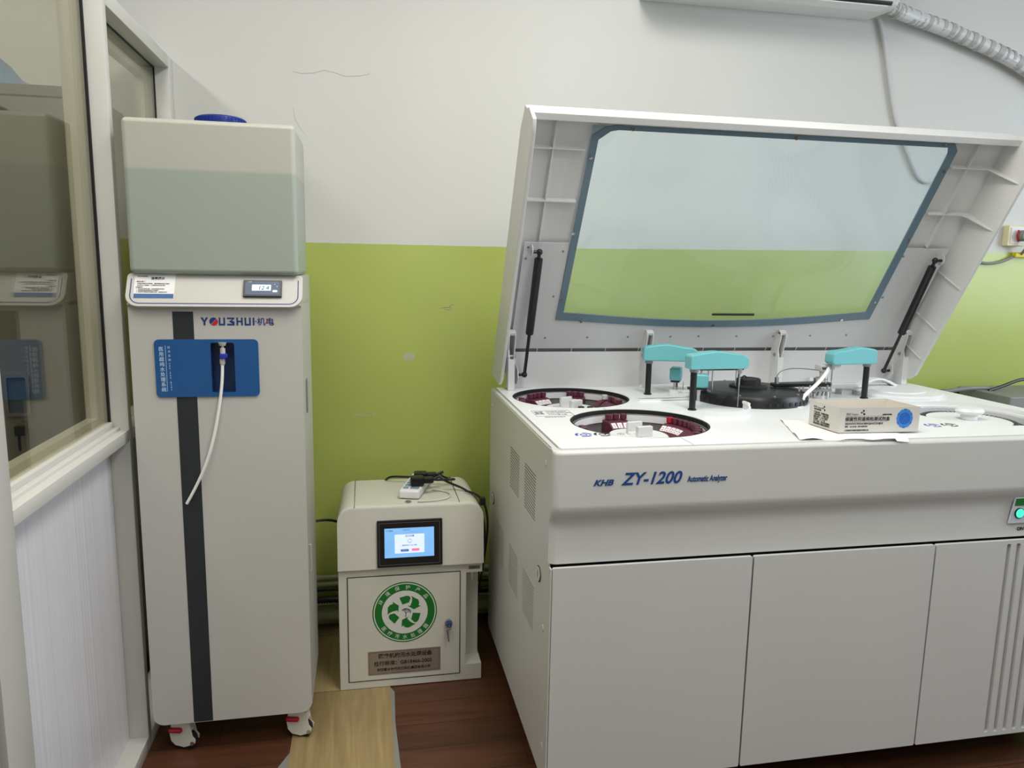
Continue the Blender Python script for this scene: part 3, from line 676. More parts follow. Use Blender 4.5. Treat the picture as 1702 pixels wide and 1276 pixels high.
# ================================================================== ANALYZER
AX0, AX1, AF, AB = .438, 2.13, -1.192, -.262
DZ = .991
an = thing('biochemistry_analyzer', 'large white floor-standing biochemistry analyzer with its lid propped open', 'analyzer', (1.284, -.73, 0))
sm = leftface(AX0+.004)
holes = []
for (y0, y1, z1, n) in ((-.645, -.785, .868, 15), (-.860, -1.000, .872, 15), (-.412, -.560, .551, 15), (-.647, -.786, .553, 15), (-.862, -1.004, .558, 15)):
    for i in range(n):
        z = z1-i*.0088
        holes.append([(-y0, z-.0036), (-y1, z-.0036), (-y1, z), (-y0, z)])
side = MB().plate([(.262, .085), (1.164, .085), (1.164, .982), (.262, .982)], holes, .004, sm)
sp = part('side_panel', side, 'white_an', an)
part('vent_backing', MB().box(AX0+.0007, AX0+.0033, -1.02, -.40, .40, .89), 'blackm', sp)
for y, z in ((-.344, .603), (-1.064, .625)):
    lo = part('panel_lock', MB().cyl((AX0-.004, y, z), (AX0+.001, y, z), .019, seg=28, bevel=.001), 'lidsteel', sp)
    part('lock_ring', MB().cyl((AX0-.002, y, z), (AX0-.0005, y, z), .0215, seg=28).box(AX0-.0046, AX0-.0040, y-.0012, y+.0012, z-.010, z+.010), 'seam', lo)
for y, z in ((-1.106, .934), (-1.119, .50), (-1.137, .18), (-.30, .93), (-.30, .2)): part('dome_screw', MB().sph((AX0, y, z), .010, 12, (.3, 1, 1)), 'white_an', sp)
# back and right panels, inner frame
part('rear_panel', MB().box(AX0+.004, AX1, AB-.004, AB, .085, .98), 'white_an', an)
part('right_panel', MB().box(AX1-.004, AX1, AF+.03, AB, .085, .98), 'white_an', an)
part('base_tray', MB().box(AX0+.01, AX1-.01, AF+.03, AB-.01, .085, .095).box(AX0+.01, AX1-.01, AF+.04, AF+.044, .085, .95), 'blackm', an)
for x in (AX0+.12, 1.28, AX1-.12):
    for y in (AF+.18, AB-.08): part('levelling_foot', MB().cyl((x, y, .0), (x, y, .09), .03), 'blackm', an)
# upper front fascia: profile in y,z swept along x
MX = Matrix(((0, 0, 1, 0), (1, 0, 0, 0), (0, 1, 0, 0), (0, 0, 0, 1)))
prof = [(-1.165, .6955), (-1.160, .987), (-1.185, .987), (-1.193, .984), (-1.197, .976), (-1.198, .85), (-1.194, .833), (-1.184, .815), (-1.174, .800), (-1.171, .78), (-1.176, .6955)]
fas = MB()
# main run plus rounded return at the left end
tb = bmesh.new(); secs = []
def facesec(x, dy, dz=0): return [tb.verts.new((x, min(y+dy, -1.166) if y < -1.166 else y, z)) for y, z in prof]
for x, dy in ((AX0-.003, .022), (AX0-.0015, .010), (AX0+.006, .003), (AX0+.016, 0), (AX1-.010, 0), (AX1-.002, .006), (AX1, .018)): secs.append(facesec(x, dy))
for a, c in zip(secs, secs[1:]):
    for i in range(len(a)): j = (i+1) % len(a); tb.faces.new((a[i], a[j], c[j], c[i]))
tb.faces.new(secs[0]); tb.faces.new(list(reversed(secs[-1]))); bmesh.ops.recalc_face_normals(tb, faces=tb.faces); fas._add(tb)
fo = part('front_fascia', fas, 'white_an', an, smooth=50)
lt = MB(); LY = -1.1985
lt.text('KHB', .0205, front(LY, .535, .8995), bold=.035, shear=.35, sx=1.22)
lt.text('ZY-1200', .0430, front(LY, .607, .899), bold=.022, shear=.3, sx=.99)
lt.text('Automatic Analyzer', .0215, front(LY, .778, .9005), bold=.022, shear=.2, sx=.61)
part('model_lettering', lt, 'print_blue', fo, 'blue printed lettering')
pw = part('power_button_plate', MB().prism([(1.752, .735), (1.87, .735), (1.86, .812), (1.766, .812)], 0, .006, front(-1.176), bevel=.003), 'silver', fo)
part('green_band', MB().prism([(1.765, .788), (1.862, .788), (1.860, .808), (1.768, .808)], 0, .0015, front(-1.1825)), 'green', pw)
part('power_button', MB().cyl((1.782, -1.182, .766), (1.782, -1.188, .766), .013, seg=28, bevel=.002), 'btngreen', pw)
part('button_ring', MB().plate(circ(1.782, .766, .0150, 28), [circ(1.782, .766, .0132, 28)], .004, front(-1.182)), 'black', pw)
part('button_text', MB().text('ON', .014, front(-1.1765, 1.788, .713), bold=.02), 'print_black', fo)
# doors
def door(x0, x1, grille=False):
    d = MB(); hs_ = []
    if grille:
        hs_ = [rr(1.748+i*.0315, 1.762+i*.0315, .105, .680, .006, 4) for i in range(11)]
    d.plate(rr(x0, x1, .092, .690, .004, 4), hs_, .010, front(AF+.012))
    o = part('cabinet_door', d, 'white_an', an)
    if grille: part('grille_backing', MB().box(x0+.01, x1-.01, AF+.0125, AF+.016, .10, .68), 'white_an', o)
    return o
door(AX0+.004, .9755); door(.9805, 1.5175); door(1.5225, AX1-.002, True)
part('corner_post', MB().box(AX0-.001, AX0+.0035, AF+.006, -1.167, .09, .687, .0015), 'white_an', an)
# deck with its openings
D1, D2, D4, BR = (.672, -.487), (.757, -.908), (1.866, -.882), .196
rim = MB().plate([(AX0+.002, -1.166), (AX1, -1.166), (AX1, AB), (AX0+.002, AB)], [[(AX0+.014, -1.1645), (AX1-.012, -1.1645), (AX1-.012, AB-.008), (AX0+.014, AB-.008)]], .006, z=.981)
part('deck_rim', rim, 'white_an', an)
dk = MB().plate(rr(AX0+.017, AX1-.015, -1.184, AB-.010, .006), [circ(*D1, BR, 96), circ(*D2, BR, 96), circ(*D4, BR, 96)], .012, z=DZ-.012)
deck = part('work_deck', dk, 'deck', an)
for x, y in ((.485, -.70), (.49, -1.13), (.66, -1.15), (.87, -1.15), (.955, -1.06), (.48, -.38), (1.02, -.60), (2.06, -.62), (2.07, -.42), (1.95, -.36)): part('deck_screw', MB().sph((x, y, DZ), .0075, 12, (1, 1, .25)), 'deck', deck)
part('deck_seam', MB().box(.795, .7965, -1.184, -1.105, DZ, DZ+.0003).box(1.345, 1.3465, -1.184, -.96, DZ, DZ+.0003).box(.72, .7215, -.722, -.69, DZ, DZ+.0003), 'greyc', deck)
pl = MB().prism(arcpts(.905, -.44, .155, -100, 60, 24)+[(1.13, -.30), (1.15, -.47), (1.12, -.575)], DZ, DZ+.010, bevel=.002)
part('raised_platform', pl, 'deck', deck)
part('black_slot', MB().box(1.985, 2.015, -.545, -.530, DZ, DZ+.0008), 'black', deck)
# warning label and round symbols printed on the deck
wl = MB(); wm = Matrix.Translation((.485, -.815, DZ))
wl.plate([(0, .02), (.115, .02), (.115, .105), (0, .105)], [[(.001, .021), (.114, .021), (.114, .104), (.001, .104)]], .0004, wm)
for i, s in enumerate(('试剂盘安全提示', '样本针运行时请勿', '打开仪器上盖')): wl.text(s, .0095, wm @ Matrix.Translation((.040, .082-.022*i, 0)))
wl.text('注意', .014, wm @ Matrix.Translation((.005, .075, 0)), bold=.03).text('安全', .014, wm @ Matrix.Translation((.003, .050, 0)), bold=.03).text('请按说明书操作', .009, wm @ Matrix.Translation((.02, .002, 0)))
part('warning_label', wl, 'print_black', deck)
def arrows_symbol(x, y, r, m):
    s = MB()
    for k_ in range(3): s.plate(arcpts(x, y, r, k_*120, k_*120+85, 10)+list(reversed(arcpts(x, y, r*.72, k_*120, k_*120+85, 10))), [], .0004, z=DZ)
    s.plate(circ(x, y, r*.45, 20), [circ(x, y, r*.28, 20)], .0004, z=DZ); part('rotation_symbol', s, m, deck)
arrows_symbol(.553, -1.045, .023, 'valve_blue'); arrows_symbol(.604, -1.045, .023, 'print_black')
arrows_symbol(1.595, -1.045, .023, 'valve_blue'); arrows_symbol(1.650, -1.045, .023, 'print_black')
# bowls
def bowl(c, depth, mats, ring=True, nm='reagent_bowl'):
    z0 = DZ-.012
    o = part(nm, MB().lathe([(BR+.001, z0), (BR-.008, z0-.002), (BR-.010, z0-.018), (BR-.012, DZ-depth), (0, DZ-depth), (0, DZ-depth-.003), (BR+.002, DZ-depth-.003), (BR+.002, z0)], (*c, 0), 96), mats[0], deck, smooth=40)
    if ring:
        part('bowl_gasket', MB().lathe([(BR-.0002, DZ-.001), (BR-.006, DZ-.001), (BR-.006, DZ-.012), (BR-.0002, DZ-.012)], (*c, 0), 96), 'rub', o)
        part('bowl_band', MB().lathe([(BR-.0125, DZ-.016), (BR-.014, DZ-.016), (BR-.0145, DZ-.036), (BR-.013, DZ-.036)], (*c, 0), 96), 'label', o)
    return o
b1 = bowl(D1, .115, ('grey',)); b2 = bowl(D2, .115, ('grey',)); b4 = bowl(D4, .050, ('deck',), False, 'sample_bowl')
for bb, c, rot in ((b1, D1, 25), (b2, D2, 10)):
    hub = part('carousel_hub', MB().lathe([(0, DZ-.036), (.082, DZ-.036), (.086, DZ-.040), (.086, DZ-.114), (0, DZ-.114)], (*c, 0), 64), 'deck', bb)
    m = Matrix.Translation((c[0], c[1], DZ-.036)) @ Matrix.Rotation(math.radians(rot), 4, 'Z')
    hh = MB().box(-.026, .022, .016, .028, 0, .034, .003, m=m).box(-.022, .026, -.034, -.018, 0, .030, .003, m=m).lathe([(0, .006), (.030, .006), (.033, 0)], (0, 0, 0), 32, m=m)
    part('hub_handle', hh, 'lid', hub)
    part('hub_mark', MB().plate(circ(c[0]-.048, c[1]+.014, .011, 20), [circ(c[0]-.048, c[1]+.014, .009, 20)], .0005, z=DZ-.036).text('R', .014, Matrix.Translation((c[0]-.052, c[1]+.008, DZ-.036))), 'greyc', hub)
# sample carousel on the right
hub = part('sample_disc', MB().lathe([(0, DZ-.022), (.135, DZ-.022), (.137, DZ-.026), (.137, DZ-.049), (0, DZ-.049)], (*D4, 0), 72), 'deck', b4)
ring = MB(); 
ring.lathe([(.168, DZ-.016), (.183, DZ-.016), (.184, DZ-.049), (.167, DZ-.049), (.168, DZ-.016)], (*D4, 0), 72)
part('sample_ring', ring, 'lidsteel', b4)
hl = MB()
for i in range(60):
    a = 2*PI*i/60; m = Matrix.Translation((*D4, DZ-.0219)) @ Matrix.Rotation(a, 4, 'Z')
    hl.box(.119, .1345, -.0042, .0042, 0, .0006, m=m).box(.141, .165, -.005, .005, -.012, -.011, m=m)
part('sample_slots', hl, 'blackm', hub, kind=None)
kn = MB().cyl((*D4, DZ-.022), (*D4, DZ-.002), .024, bevel=.002).lathe([(0, DZ+.016), (.034, DZ+.014), (.040, DZ+.006), (.036, DZ-.002), (0, DZ-.003)], (0, 0, 0), 40, m=Matrix.Translation((D4[0], D4[1], 0)) @ Matrix.Diagonal((1.15, .9, 1, 1)))
part('sample_knob', kn, 'deck', hub)
# black reaction carousel
RC = (1.27, -.575)
bc = part('reaction_carousel', MB().lathe([(.192, DZ), (.192, DZ+.020), (.184, DZ+.034), (.16, DZ+.038), (.135, DZ+.040), (0, DZ+.042)], (*RC, 0), 96), 'black', deck, smooth=50)
part('carousel_cap', MB().lathe([(.062, DZ+.041), (.062, DZ+.046), (.040, DZ+.050), (.040, DZ+.068), (.036, DZ+.071), (0, DZ+.071)], (RC[0], RC[1], 0), 48), 'blackm', bc)
part('cap_ring', MB().tube([(RC[0]-.024, RC[1], DZ+.070), (RC[0]-.023, RC[1], DZ+.082), (RC[0]-.010, RC[1], DZ+.082), (RC[0]-.008, RC[1], DZ+.070)], .002), 'blackm', bc)
nt_ = MB()
for i in range(48):
    a = 2*PI*i/48; nt_.box(.1915, .1935, -.005, .005, DZ+.006, DZ+.018, m=Matrix.Translation((*RC, 0)) @ Matrix.Rotation(a, 4, 'Z'))
part('cuvette_windows', nt_, 'blackm', bc)
sc2 = MB()
for i in range(10):
    a = .3+2*PI*i/10; sc2.cyl((RC[0]+.172*math.cos(a), RC[1]+.172*math.sin(a), DZ+.035), (RC[0]+.172*math.cos(a), RC[1]+.172*math.sin(a), DZ+.0385), .004, seg=10)
part('carousel_screw', sc2, 'steel', bc)

# probe arms
def arm_poly(L, h, hump):
    p = [(0, 0), (L-.012, 0), (L-.002, .004), (L, .014), (L-.001, h*.62), (L-.010, h*.74)]
    n = 14
    for i in range(n+1):
        t_ = i/n; x = (L-.02)*(1-t_)+.010*t_
        b_ = math.exp(-((x-hump)/(.30*L))**2)
        p.append((x, h*(.80+.20*b_)))
    p += [(.004, h*.80), (0, h*.70)]
    return p
def probe_arm(x, y, ang, L, zc, h, name, hump=.42, zbase=DZ, r=.010, wid=.046):
    pole = part(name, MB().cyl((x, y, zbase), (x, y, zc+.006), r, seg=20).cyl((x, y, zbase), (x, y, zbase+.004), r*1.35, seg=20), 'black', deck)
    part('arm_collar', MB().cyl((x, y, zc-.010), (x, y, zc+.002), r*1.35, seg=20), 'grey', pole)
    m = Matrix.Translation((x, y, zc)) @ Matrix.Rotation(math.radians(ang), 4, 'Z') @ Matrix.Translation((-.022, 0, 0)) @ RX @ Matrix.Translation((0, 0, -wid/2))
    part('arm_cover', MB().prism(arm_poly(L, h, hump*L), 0, wid, m, bevel=.005, seg=3), 'teal', pole, 'teal arm cover', smooth=50)
    a = math.radians(ang); ex, ey = x+(L-.040)*math.cos(a), y+(L-.040)*math.sin(a)
    part('probe', MB().cyl((ex, ey, zc+.004), (ex, ey, zc-.018), .0085, .006, seg=16).cyl((ex, ey, zc-.018), (ex, ey, zc-.055), .0026, seg=8).cyl((ex, ey, zc-.055), (ex, ey, DZ+.006), .0014, seg=8), 'steel', pole)
probe_arm(.957, -.458, -14, .186, 1.110, .058, 'reagent_arm', hump=.40)
probe_arm(.990, -.748, 2, .196, 1.120, .054, 'reagent_arm', hump=.45)
probe_arm(1.690, -.610, 186, .182, 1.113, .058, 'sample_arm', hump=.35)
# mixers
for x, y, ang, base in ((1.075, -.42, 60, 1.034), (1.082, -.60, 160, 1.036)):
    p_ = part('mixer_arm', MB().cyl((x, y, DZ), (x, y, base-.006), .0085, seg=18), 'chrome', deck)
    m = Matrix.Translation((x, y, base)) @ Matrix.Rotation(math.radians(ang), 4, 'Z')
    part('mixer_cover', MB().box(-.026, .030, -.020, .020, 0, .046, .007, 3, m=m), 'teal', p_, 'small teal cover')
    part('mixer_plate', MB().box(-.022, .040, -.016, .016, -.006, 0, .002, m=m), 'black', p_)
    part('stirrer', MB().cyl((x+.02, y-.02, base-.004), (x+.02, y-.02, DZ+.01), .0015, seg=8), 'chrome', p_)
# stirring unit under the second arm
su = part('stirrer_bar', MB().box(1.075, 1.232, -.612, -.590, 1.094, 1.104, .003), 'black', deck)
for q0, q1, q in (((1.085, -.602, 1.094), (1.085, -.602, DZ), .004), ((1.098, -.60, 1.12), (1.098, -.60, 1.094), .006), ((1.112, -.60, 1.118), (1.112, -.60, 1.094), .005),
                  ((1.108, -.604, 1.094), (1.108, -.604, 1.03), .0025), ((1.126, -.60, 1.112), (1.126, -.60, 1.0), .003), ((1.21, -.60, 1.10), (1.21, -.60, 1.04), .002)):
    part('stirrer_rod', MB().cyl(q0, q1, q, seg=12), 'chrome', su)
part('drop_tube', MB().tube([(1.222, -.60, 1.094), (1.216, -.60, 1.07), (1.224, -.60, 1.05), (1.222, -.60, 1.032)], .003), 'black', su)
# wash station
ws = part('wash_station', MB().cyl((1.533, -.585, DZ), (1.533, -.585, 1.030), .019, seg=24).cyl((1.533, -.585, 1.026), (1.533, -.585, 1.034), .032, seg=28).cyl((1.545, -.585, 1.058), (1.540, -.585, 1.090), .012, seg=16), 'lid', deck)
part('wash_arm', MB().prism([(1.352, -.607), (1.556, -.617), (1.570, -.600), (1.570, -.572), (1.552, -.556), (1.352, -.572)], 1.034, 1.046, bevel=.003), 'black', ws)
part('wash_cylinder', MB().cyl((1.538, -.585, 1.046), (1.538, -.585, 1.064), .020, seg=20, bevel=.002).cyl((1.515, -.590, 1.046), (1.515, -.590, 1.062), .010, seg=16).cyl((1.366, -.59, 1.046), (1.366, -.59, 1.066), .007, seg=12), 'chrome', ws)
part('wash_manifold', MB().box(1.520, 1.556, -.605, -.565, 1.085, 1.108, .004).box(1.55, 1.60, -.60, -.575, 1.098, 1.110, .004), 'lidsteel', ws)
hg = MB()
for i in range(5): hg.cyl((1.524+i*.007, -.607, 1.100), (1.524+i*.007, -.613, 1.094), .0022, seg=8)
part('hose_barb', hg, 'black', ws)
part('wash_tube', MB().tube([(1.545, -.612, 1.100), (1.525, -.63, 1.085), (1.475, -.665, 1.055), (1.41, -.70, 1.03), (1.375, -.725, 1.01), (1.360, -.735, DZ)], .0062, res=12).cyl((1.360, -.735, DZ), (1.360, -.735, DZ+.003), .018, seg=24).cyl((1.383, -.722, 1.012), (1.379, -.723, 1.018), .009, seg=14), 'tube', ws)
part('feed_tube', MB().tube([(1.366, -.59, 1.066), (1.368, -.59, 1.083), (1.40, -.59, 1.098), (1.46, -.59, 1.096), (1.52, -.59, 1.088)], .0018), 'greyc', ws)
part('guide_rod', MB().cyl((1.352+.012, -.60, 1.034), (1.364, -.60, DZ+.035), .0018, seg=8).cyl((1.492, -.62, 1.034), (1.492, -.62, DZ+.01), .0022, seg=8).cyl((1.545, -.615, 1.034), (1.545, -.615, DZ), .0030, seg=8), 'chrome', ws)
nz = MB()
random.seed(3)
for i in range(9): nz.cyl((1.405+.013*i, -.66+random.uniform(-.015, .015), DZ+.02), (1.412+.013*i, -.655, DZ+.052+random.uniform(-.008, .006)), .0035, seg=8)
nz.box(1.415, 1.525, -.668, -.648, DZ+.036, DZ+.044, .002)
part('wash_nozzles', nz, 'grey', ws)
# round drip guard
ag = MB(); o_ = arcpts(1.052, -.752, .118, -125, 5, 30); i_ = arcpts(1.052, -.752, .112, -125, 5, 30)
ag.prism(o_+list(reversed(i_)), DZ, DZ+.016)
for i in range(4): a = math.radians(5-i*6); ag.box(-.004, .004, -.003, .003, DZ+.016, DZ+.024, m=Matrix.Translation((1.052+.115*math.cos(a), -.752+.115*math.sin(a), 0)))
part('drip_guard', ag, 'deck', deck)
part('probe_wash_cup', MB().lathe([(.018, DZ), (.018, DZ+.020), (.012, DZ+.020), (.012, DZ+.004), (0, DZ+.004)], (1.035, -.505, 0), 24).box(1.06, 1.10, -.52, -.48, DZ, DZ+.018, .003), 'deck', deck)
# big white cover plate with its arch handle
cv = part('round_cover', MB().lathe([(.165, DZ), (.165, DZ+.008), (.158, DZ+.013), (.105, DZ+.014), (.103, DZ+.017), (0, DZ+.018)], (1.876, -.515, 0), 72), 'deck', deck)
hp = []
n = 16
for i in range(n+1): t_ = i/n; hp.append((-.095+.19*t_, .030*math.sin(PI*t_)))
for i in range(n+1): t_ = 1-i/n; hp.append((-.085+.17*t_, .030*math.sin(PI*t_)-.007 if 0 < i < n else -.001))
part('cover_handle', MB().prism(hp, -.015, .015, Matrix.Translation((1.845, -.46, DZ+.018)) @ Matrix.Rotation(math.radians(8), 4, 'Z') @ RX, bevel=.0015), 'deck', cv, smooth=50)
part('grey_bracket', MB().prism([(1.595, -.52), (1.66, -.475), (1.755, -.475), (1.71, -.55)], DZ+.022, DZ+.028, bevel=.001).box(1.66, 1.70, -.53, -.49, DZ, DZ+.022), 'lidsteel', deck)
part('bracket_tip', MB().box(1.592, 1.600, -.530, -.515, DZ+.014, DZ+.026), 'black', deck)
part('deck_connector', MB().box(1.68, 1.715, -.300, -.280, DZ, DZ+.026, .003).box(1.74, 1.765, -.300, -.280, DZ, DZ+.026, .003), 'lid', deck)

# rear upright panel under the hinge line
part('rear_upright', MB().box(AX0+.07, 2.062, -.284, -.276, DZ, 1.121, .001), 'lidsteel', an)
LO = Vector((0, -.266, 1.12)); LV = Vector((0, -.5, .8660254)); LWv = Vector((0, -.8660254, -.5))
LM = Matrix(((1, 0, 0, 0), (0, LV.y, LWv.y, LO.y), (0, LV.z, LWv.z, LO.z), (0, 0, 0, 1)))
XL, XR = .462, 2.076
win = [(.654, .150)]+[(.654+(1.867-.654)*i/20, .152-.034*math.sin(PI*i/20)+.008*i/20) for i in range(1, 20)]+[(1.867, .160), (1.888, .806), (1.868, .829), (.735, .828), (.705, .822), (.668, .795)]
lidm = MB().plate([(XL, -.10), (XR, -.10), (XR, .858), (XL, .858)], [win], .012, LM, z=-.018)
# side walls, deep at the hinge and shallow at the front edge, and the front wall
MS = Matrix(((0, 0, 1, 0), (LV.y, LWv.y, 0, LO.y), (LV.z, LWv.z, 0, LO.z), (0, 0, 0, 1)))   # local x=v, y=w, z=X
sidep = [(-.115, -.016), (.80, -.018), (.862, .005), (.888, .060), (.880, .125), (.84, .139), (-.02, .139), (-.055, .120), (-.075, .07)]
lidm.prism([(v, w) for v, w in sidep], XL-.012, XL, MS, bevel=.003)
lidm.prism([(v, w) for v, w in sidep], XR, XR+.012, MS, bevel=.003)
lidm.prism([(.856, -.018), (.870, -.012), (.872, .052), (.850, .052), (.850, -.006)], XL-.008, XR+.008, MS, bevel=.003)
lid = part('lid', lidm, 'lid', an, smooth=35)
SW = LM @ Matrix(((1, 0, 0, 0), (0, 0, 1, 0), (0, 1, 0, 0), (0, 0, 0, 1)))
def rib(mb): part('stiffening_rib', mb, 'lid', lid)
for v in (.755, .588):
    rib(MB().box(XL+.002, .648, v-.002, v+.002, -.006, .014, m=LM))
    rib(MB().box(1.905, XR, v-.002, v+.002, -.006, .014, m=LM).prism([(XR-.05, -.006), (XR, -.006), (XR, .125), (XR-.008, .11), (XR-.03, .03)], v-.0015, v+.0015, SW))
rib(MB().box(.548, .552, .45, .835, -.006, .012, m=LM)); rib(MB().box(1.965, 1.969, .46, .84, -.006, .012, m=LM))
for v in (.36, .18, .05): rib(MB().prism([(XR-.008, 0), (XR, 0), (XR, .13), (XR-.006, .12)], v-.0015, v+.0015, SW))
rib(MB().box(.66, 1.905, .838, .845, -.006, .006, m=LM))
wout = [(.645, .126)]+[(.645+(1.878-.645)*i/20, .128-.036*math.sin(PI*i/20)+.008*i/20) for i in range(1, 20)]+[(1.880, .134)]
# inner steel plate on the lower half
ipl = [(.502, .021), (2.062, .021), (2.058, .455), (1.885, .455), (1.876, .150)]+list(reversed([(.650+(1.872-.650)*i/20, .146-.034*math.sin(PI*i/20)+.008*i/20) for i in range(1, 20)]))+[(.650, .146), (.650, .443), (.502, .443)]
ip = part('lid_inner_plate', MB().plate(ipl, [], .003, LM, z=.006), 'lidsteel', lid)
for x, v in [(.634, .413), (.627, .240), (.622, .067), (.778, .069), (.93, .071), (1.094, .072), (1.204, .074), (1.355, .074), (1.505, .074), (1.658, .076), (1.81, .079), (1.890, .422), (1.888, .249), (.516, .425), (.513, .384)]:
    part('plate_screw', MB().cyl((x, v, .009), (x, v, .0105), .004, seg=10, m=LM), 'greyc', ip)
part('lid_gap_shade', MB().box(.52, 2.03, -.006, .0205, -.004, .003, m=LM), 'shadowgrey', lid)  # grey strip laid in the slit, its shade put into the colour
gt = MB()
for i in range(12): gt.box(.60+i*.128, .604+i*.128, -.006, .021, .003, .0045, m=LM)
part('gap_rib', gt, 'lid', lid)
# window frame and tinted pane, gently bowed away
fw = MB()
def off(poly, d):
    cx_, cy_ = 1.27, .48
    return [(x-d*(1 if x > cx_ else -1), y-d*(1 if y > cy_ else -1)) for x, y in poly]
wf_out = [(x+(.006 if x > 1.27 else -.006), y+(.006 if y > .48 else -.004)) for x, y in win]
wf_in = [(.672, .176)]+[(.672+(1.846-.672)*i/20, .178-.036*math.sin(PI*i/20)+.008*i/20) for i in range(1, 20)]+[(1.846, .186), (1.866, .800), (1.856, .821), (.738, .820), (.715, .815), (.682, .788)]
fr_ = part('window_frame', MB().plate(wf_out, [wf_in], .005, LM, z=.009), 'winframe', lid, 'blue-grey window surround')
pn = bmesh.new(); NX, NV = 40, 20
def bow(x, v): 
    u = (x-1.26)/.62; q = (v-.48)/.36
    return -.004-.035*max(0, 1-u*u)*max(0, 1-q*q)**.5
grid = [[pn.verts.new(LM @ Vector((.662+(1.880-.662)*i/NX, .135+(.826-.135)*j/NV, bow(.662+(1.880-.662)*i/NX, .135+(.826-.135)*j/NV)))) for i in range(NX+1)] for j in range(NV+1)]
for j in range(NV):
    for i in range(NX): pn.faces.new((grid[j][i], grid[j][i+1], grid[j+1][i+1], grid[j+1][i]))
pm = MB(); pm._add(pn)
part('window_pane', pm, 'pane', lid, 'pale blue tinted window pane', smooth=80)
for x, v in [(.781, .825), (1.312, .825), (1.835, .828), (.668, .734), (.656, .481), (.655, .235), (.740, .142), (1.244, .126), (1.756, .152), (1.880, .744), (1.872, .491), (1.862, .233)]:
    part('window_screw', MB().cyl((x, v, .012), (x, v, .0175), .006, seg=12, m=LM, bevel=.001), 'chrome', lid)
part('pane_catch', MB().box(1.235, 1.40, .160, .168, -.002, .002, m=LM), 'seam', lid)
# hinges: uprights on the deck, arms on the lid
for i, x in enumerate((.498, 1.004, 1.530, 2.066)):
    up_ = MB().box(x-.012, x+.012, -.335, -.284, DZ, 1.100, .002)
    up_.prism([(-.335, 1.095), (-.284, 1.095), (-.284, 1.135), (-.305, 1.142), (-.325, 1.13)], x-.010, x-.006, MX)
    hu = part('hinge_upright', up_, 'lid', an)
    ar_ = MB()
    for s in (-.013, .009): ar_.prism([(-.040, .008), (.085, .009), (.100, .016), (.102, .030), (.090, .040), (-.01, .062), (-.035, .045)], x+s, x+s+.004, MS, bevel=.001)
    ar_.box(x-.013, x+.013, .090, .104, .009, .030, .003, m=LM)
    part('hinge_arm', ar_, 'lid', hu)
    part('hinge_pin', MB().cyl((x-.018, -.312, 1.110), (x+.018, -.312, 1.110), .006, seg=12), 'steel', hu)
# gas struts
for xt, xb, s in ((.548, .548, -1), (2.000, 1.985, 1)):
    tp = LM @ Vector((xt, .424, .038)); bt = Vector((xb, -.318, 1.044)); dd = (bt-tp).normalized()
    g0 = tp+dd*.022; g1 = tp+dd*.300
    go = part('gas_strut', MB().cyl(g0, g1, .0138, seg=20, bevel=.002).cyl(g1, bt, .0060, seg=12).cyl(tp, g0, .006, seg=12).sph(tp, .0105).sph(bt, .0105), 'black', an, 'black gas strut')
    for q in (tp, bt): part('ball_stud', MB().cyl(q, q+Vector((s*.026, 0, 0)), .005, seg=12), 'black', go)
    xx = bt.x+s*.026
    part('strut_bracket', MB().plate(circ(.424, .030, .020, 24), [], .003, Matrix.Translation((tp.x+s*.026, 0, 0)) @ MS), 'lidsteel', go)
    part('strut_bracket', MB().prism([(-.284, 1.080), (-.284, 1.005), (-.320, 1.012), (-.338, 1.035), (-.330, 1.062)], xx-.0015, xx+.0015, MX), 'lidsteel', go)

# ------------------------------------------------------------------ reagent bottles
BZ = DZ-.112
def bottle(label, bmat, cmat, group, lab=True):
    t = thing('reagent_bottle', label, 'bottle', (0, 0, 0), group)
    bd = MB().prism([(.084, 0), (.186, 0), (.186, .082), (.180, .086), (.150, .086), (.140, .082), (.084, .040)], -.0115, .0115, RX, bevel=.003)
    bd.cyl((.165, 0, .084), (.165, 0, .092), .0075, seg=16)
    part('bottle_body', bd, bmat, t)
    part('screw_cap', MB().cyl((.165, 0, .088), (.165, 0, .104), .0105, seg=18, bevel=.0015), cmat, t)
    if lab:
        LT = Matrix.Translation((.1275, 0, .0732)) @ Matrix.Rotation(-math.atan2(.042, .056), 4, 'Y')
        lb = part('bottle_label', MB().box(-.008, .013, -.0075, .0075, 0, .0008, m=LT), 'label', t)
        lb2 = MB().box(-.004, -.002, -.003, .003, .0008, .0011, m=LT).box(.003, .005, -.003, .003, .0008, .0011, m=LT)
        part('label_print', lb2, 'print_red', lb)
    return t
def put(src, c, ang, label, group, first=False, lift=0):
    if first: r = src
    else:
        r = src.copy(); COL.objects.link(r)
        for ch in list(src.children):
            q = ch.copy(); COL.objects.link(q); q.parent = r
            for g in ch.children:
                g2 = g.copy(); COL.objects.link(g2); g2.parent = q
    r.location = (c[0], c[1], BZ+lift); r.rotation_euler = (0, 0, math.radians(ang)); r['label'] = label; r['group'] = group
    return r
G1, G2 = 'reagent bottles in the rear carousel', 'reagent bottles in the front carousel'
p0 = bottle('', 'maroon', 'maroon', G2); pn = bottle('', 'maroon', 'maroon', G2, False); used = [False, False]
def pb(c, ang, lab, g, plain=False):
    put(pn if plain else p0, c, ang, lab, g, first=not used[plain]); used[plain] = True
fr3 = 'maroon reagent bottle in the trio at the back of the front carousel, '
pb(D2, 103, fr3+'left one', G2); pb(D2, 94.5, fr3+'middle one', G2); pb(D2, 86, fr3+'right one', G2)
pb(D2, 176, 'maroon bottle at the left edge of the front carousel, rear of the pair', G2)
pb(D2, 184, 'maroon bottle at the left edge of the front carousel, nearer of the pair', G2)
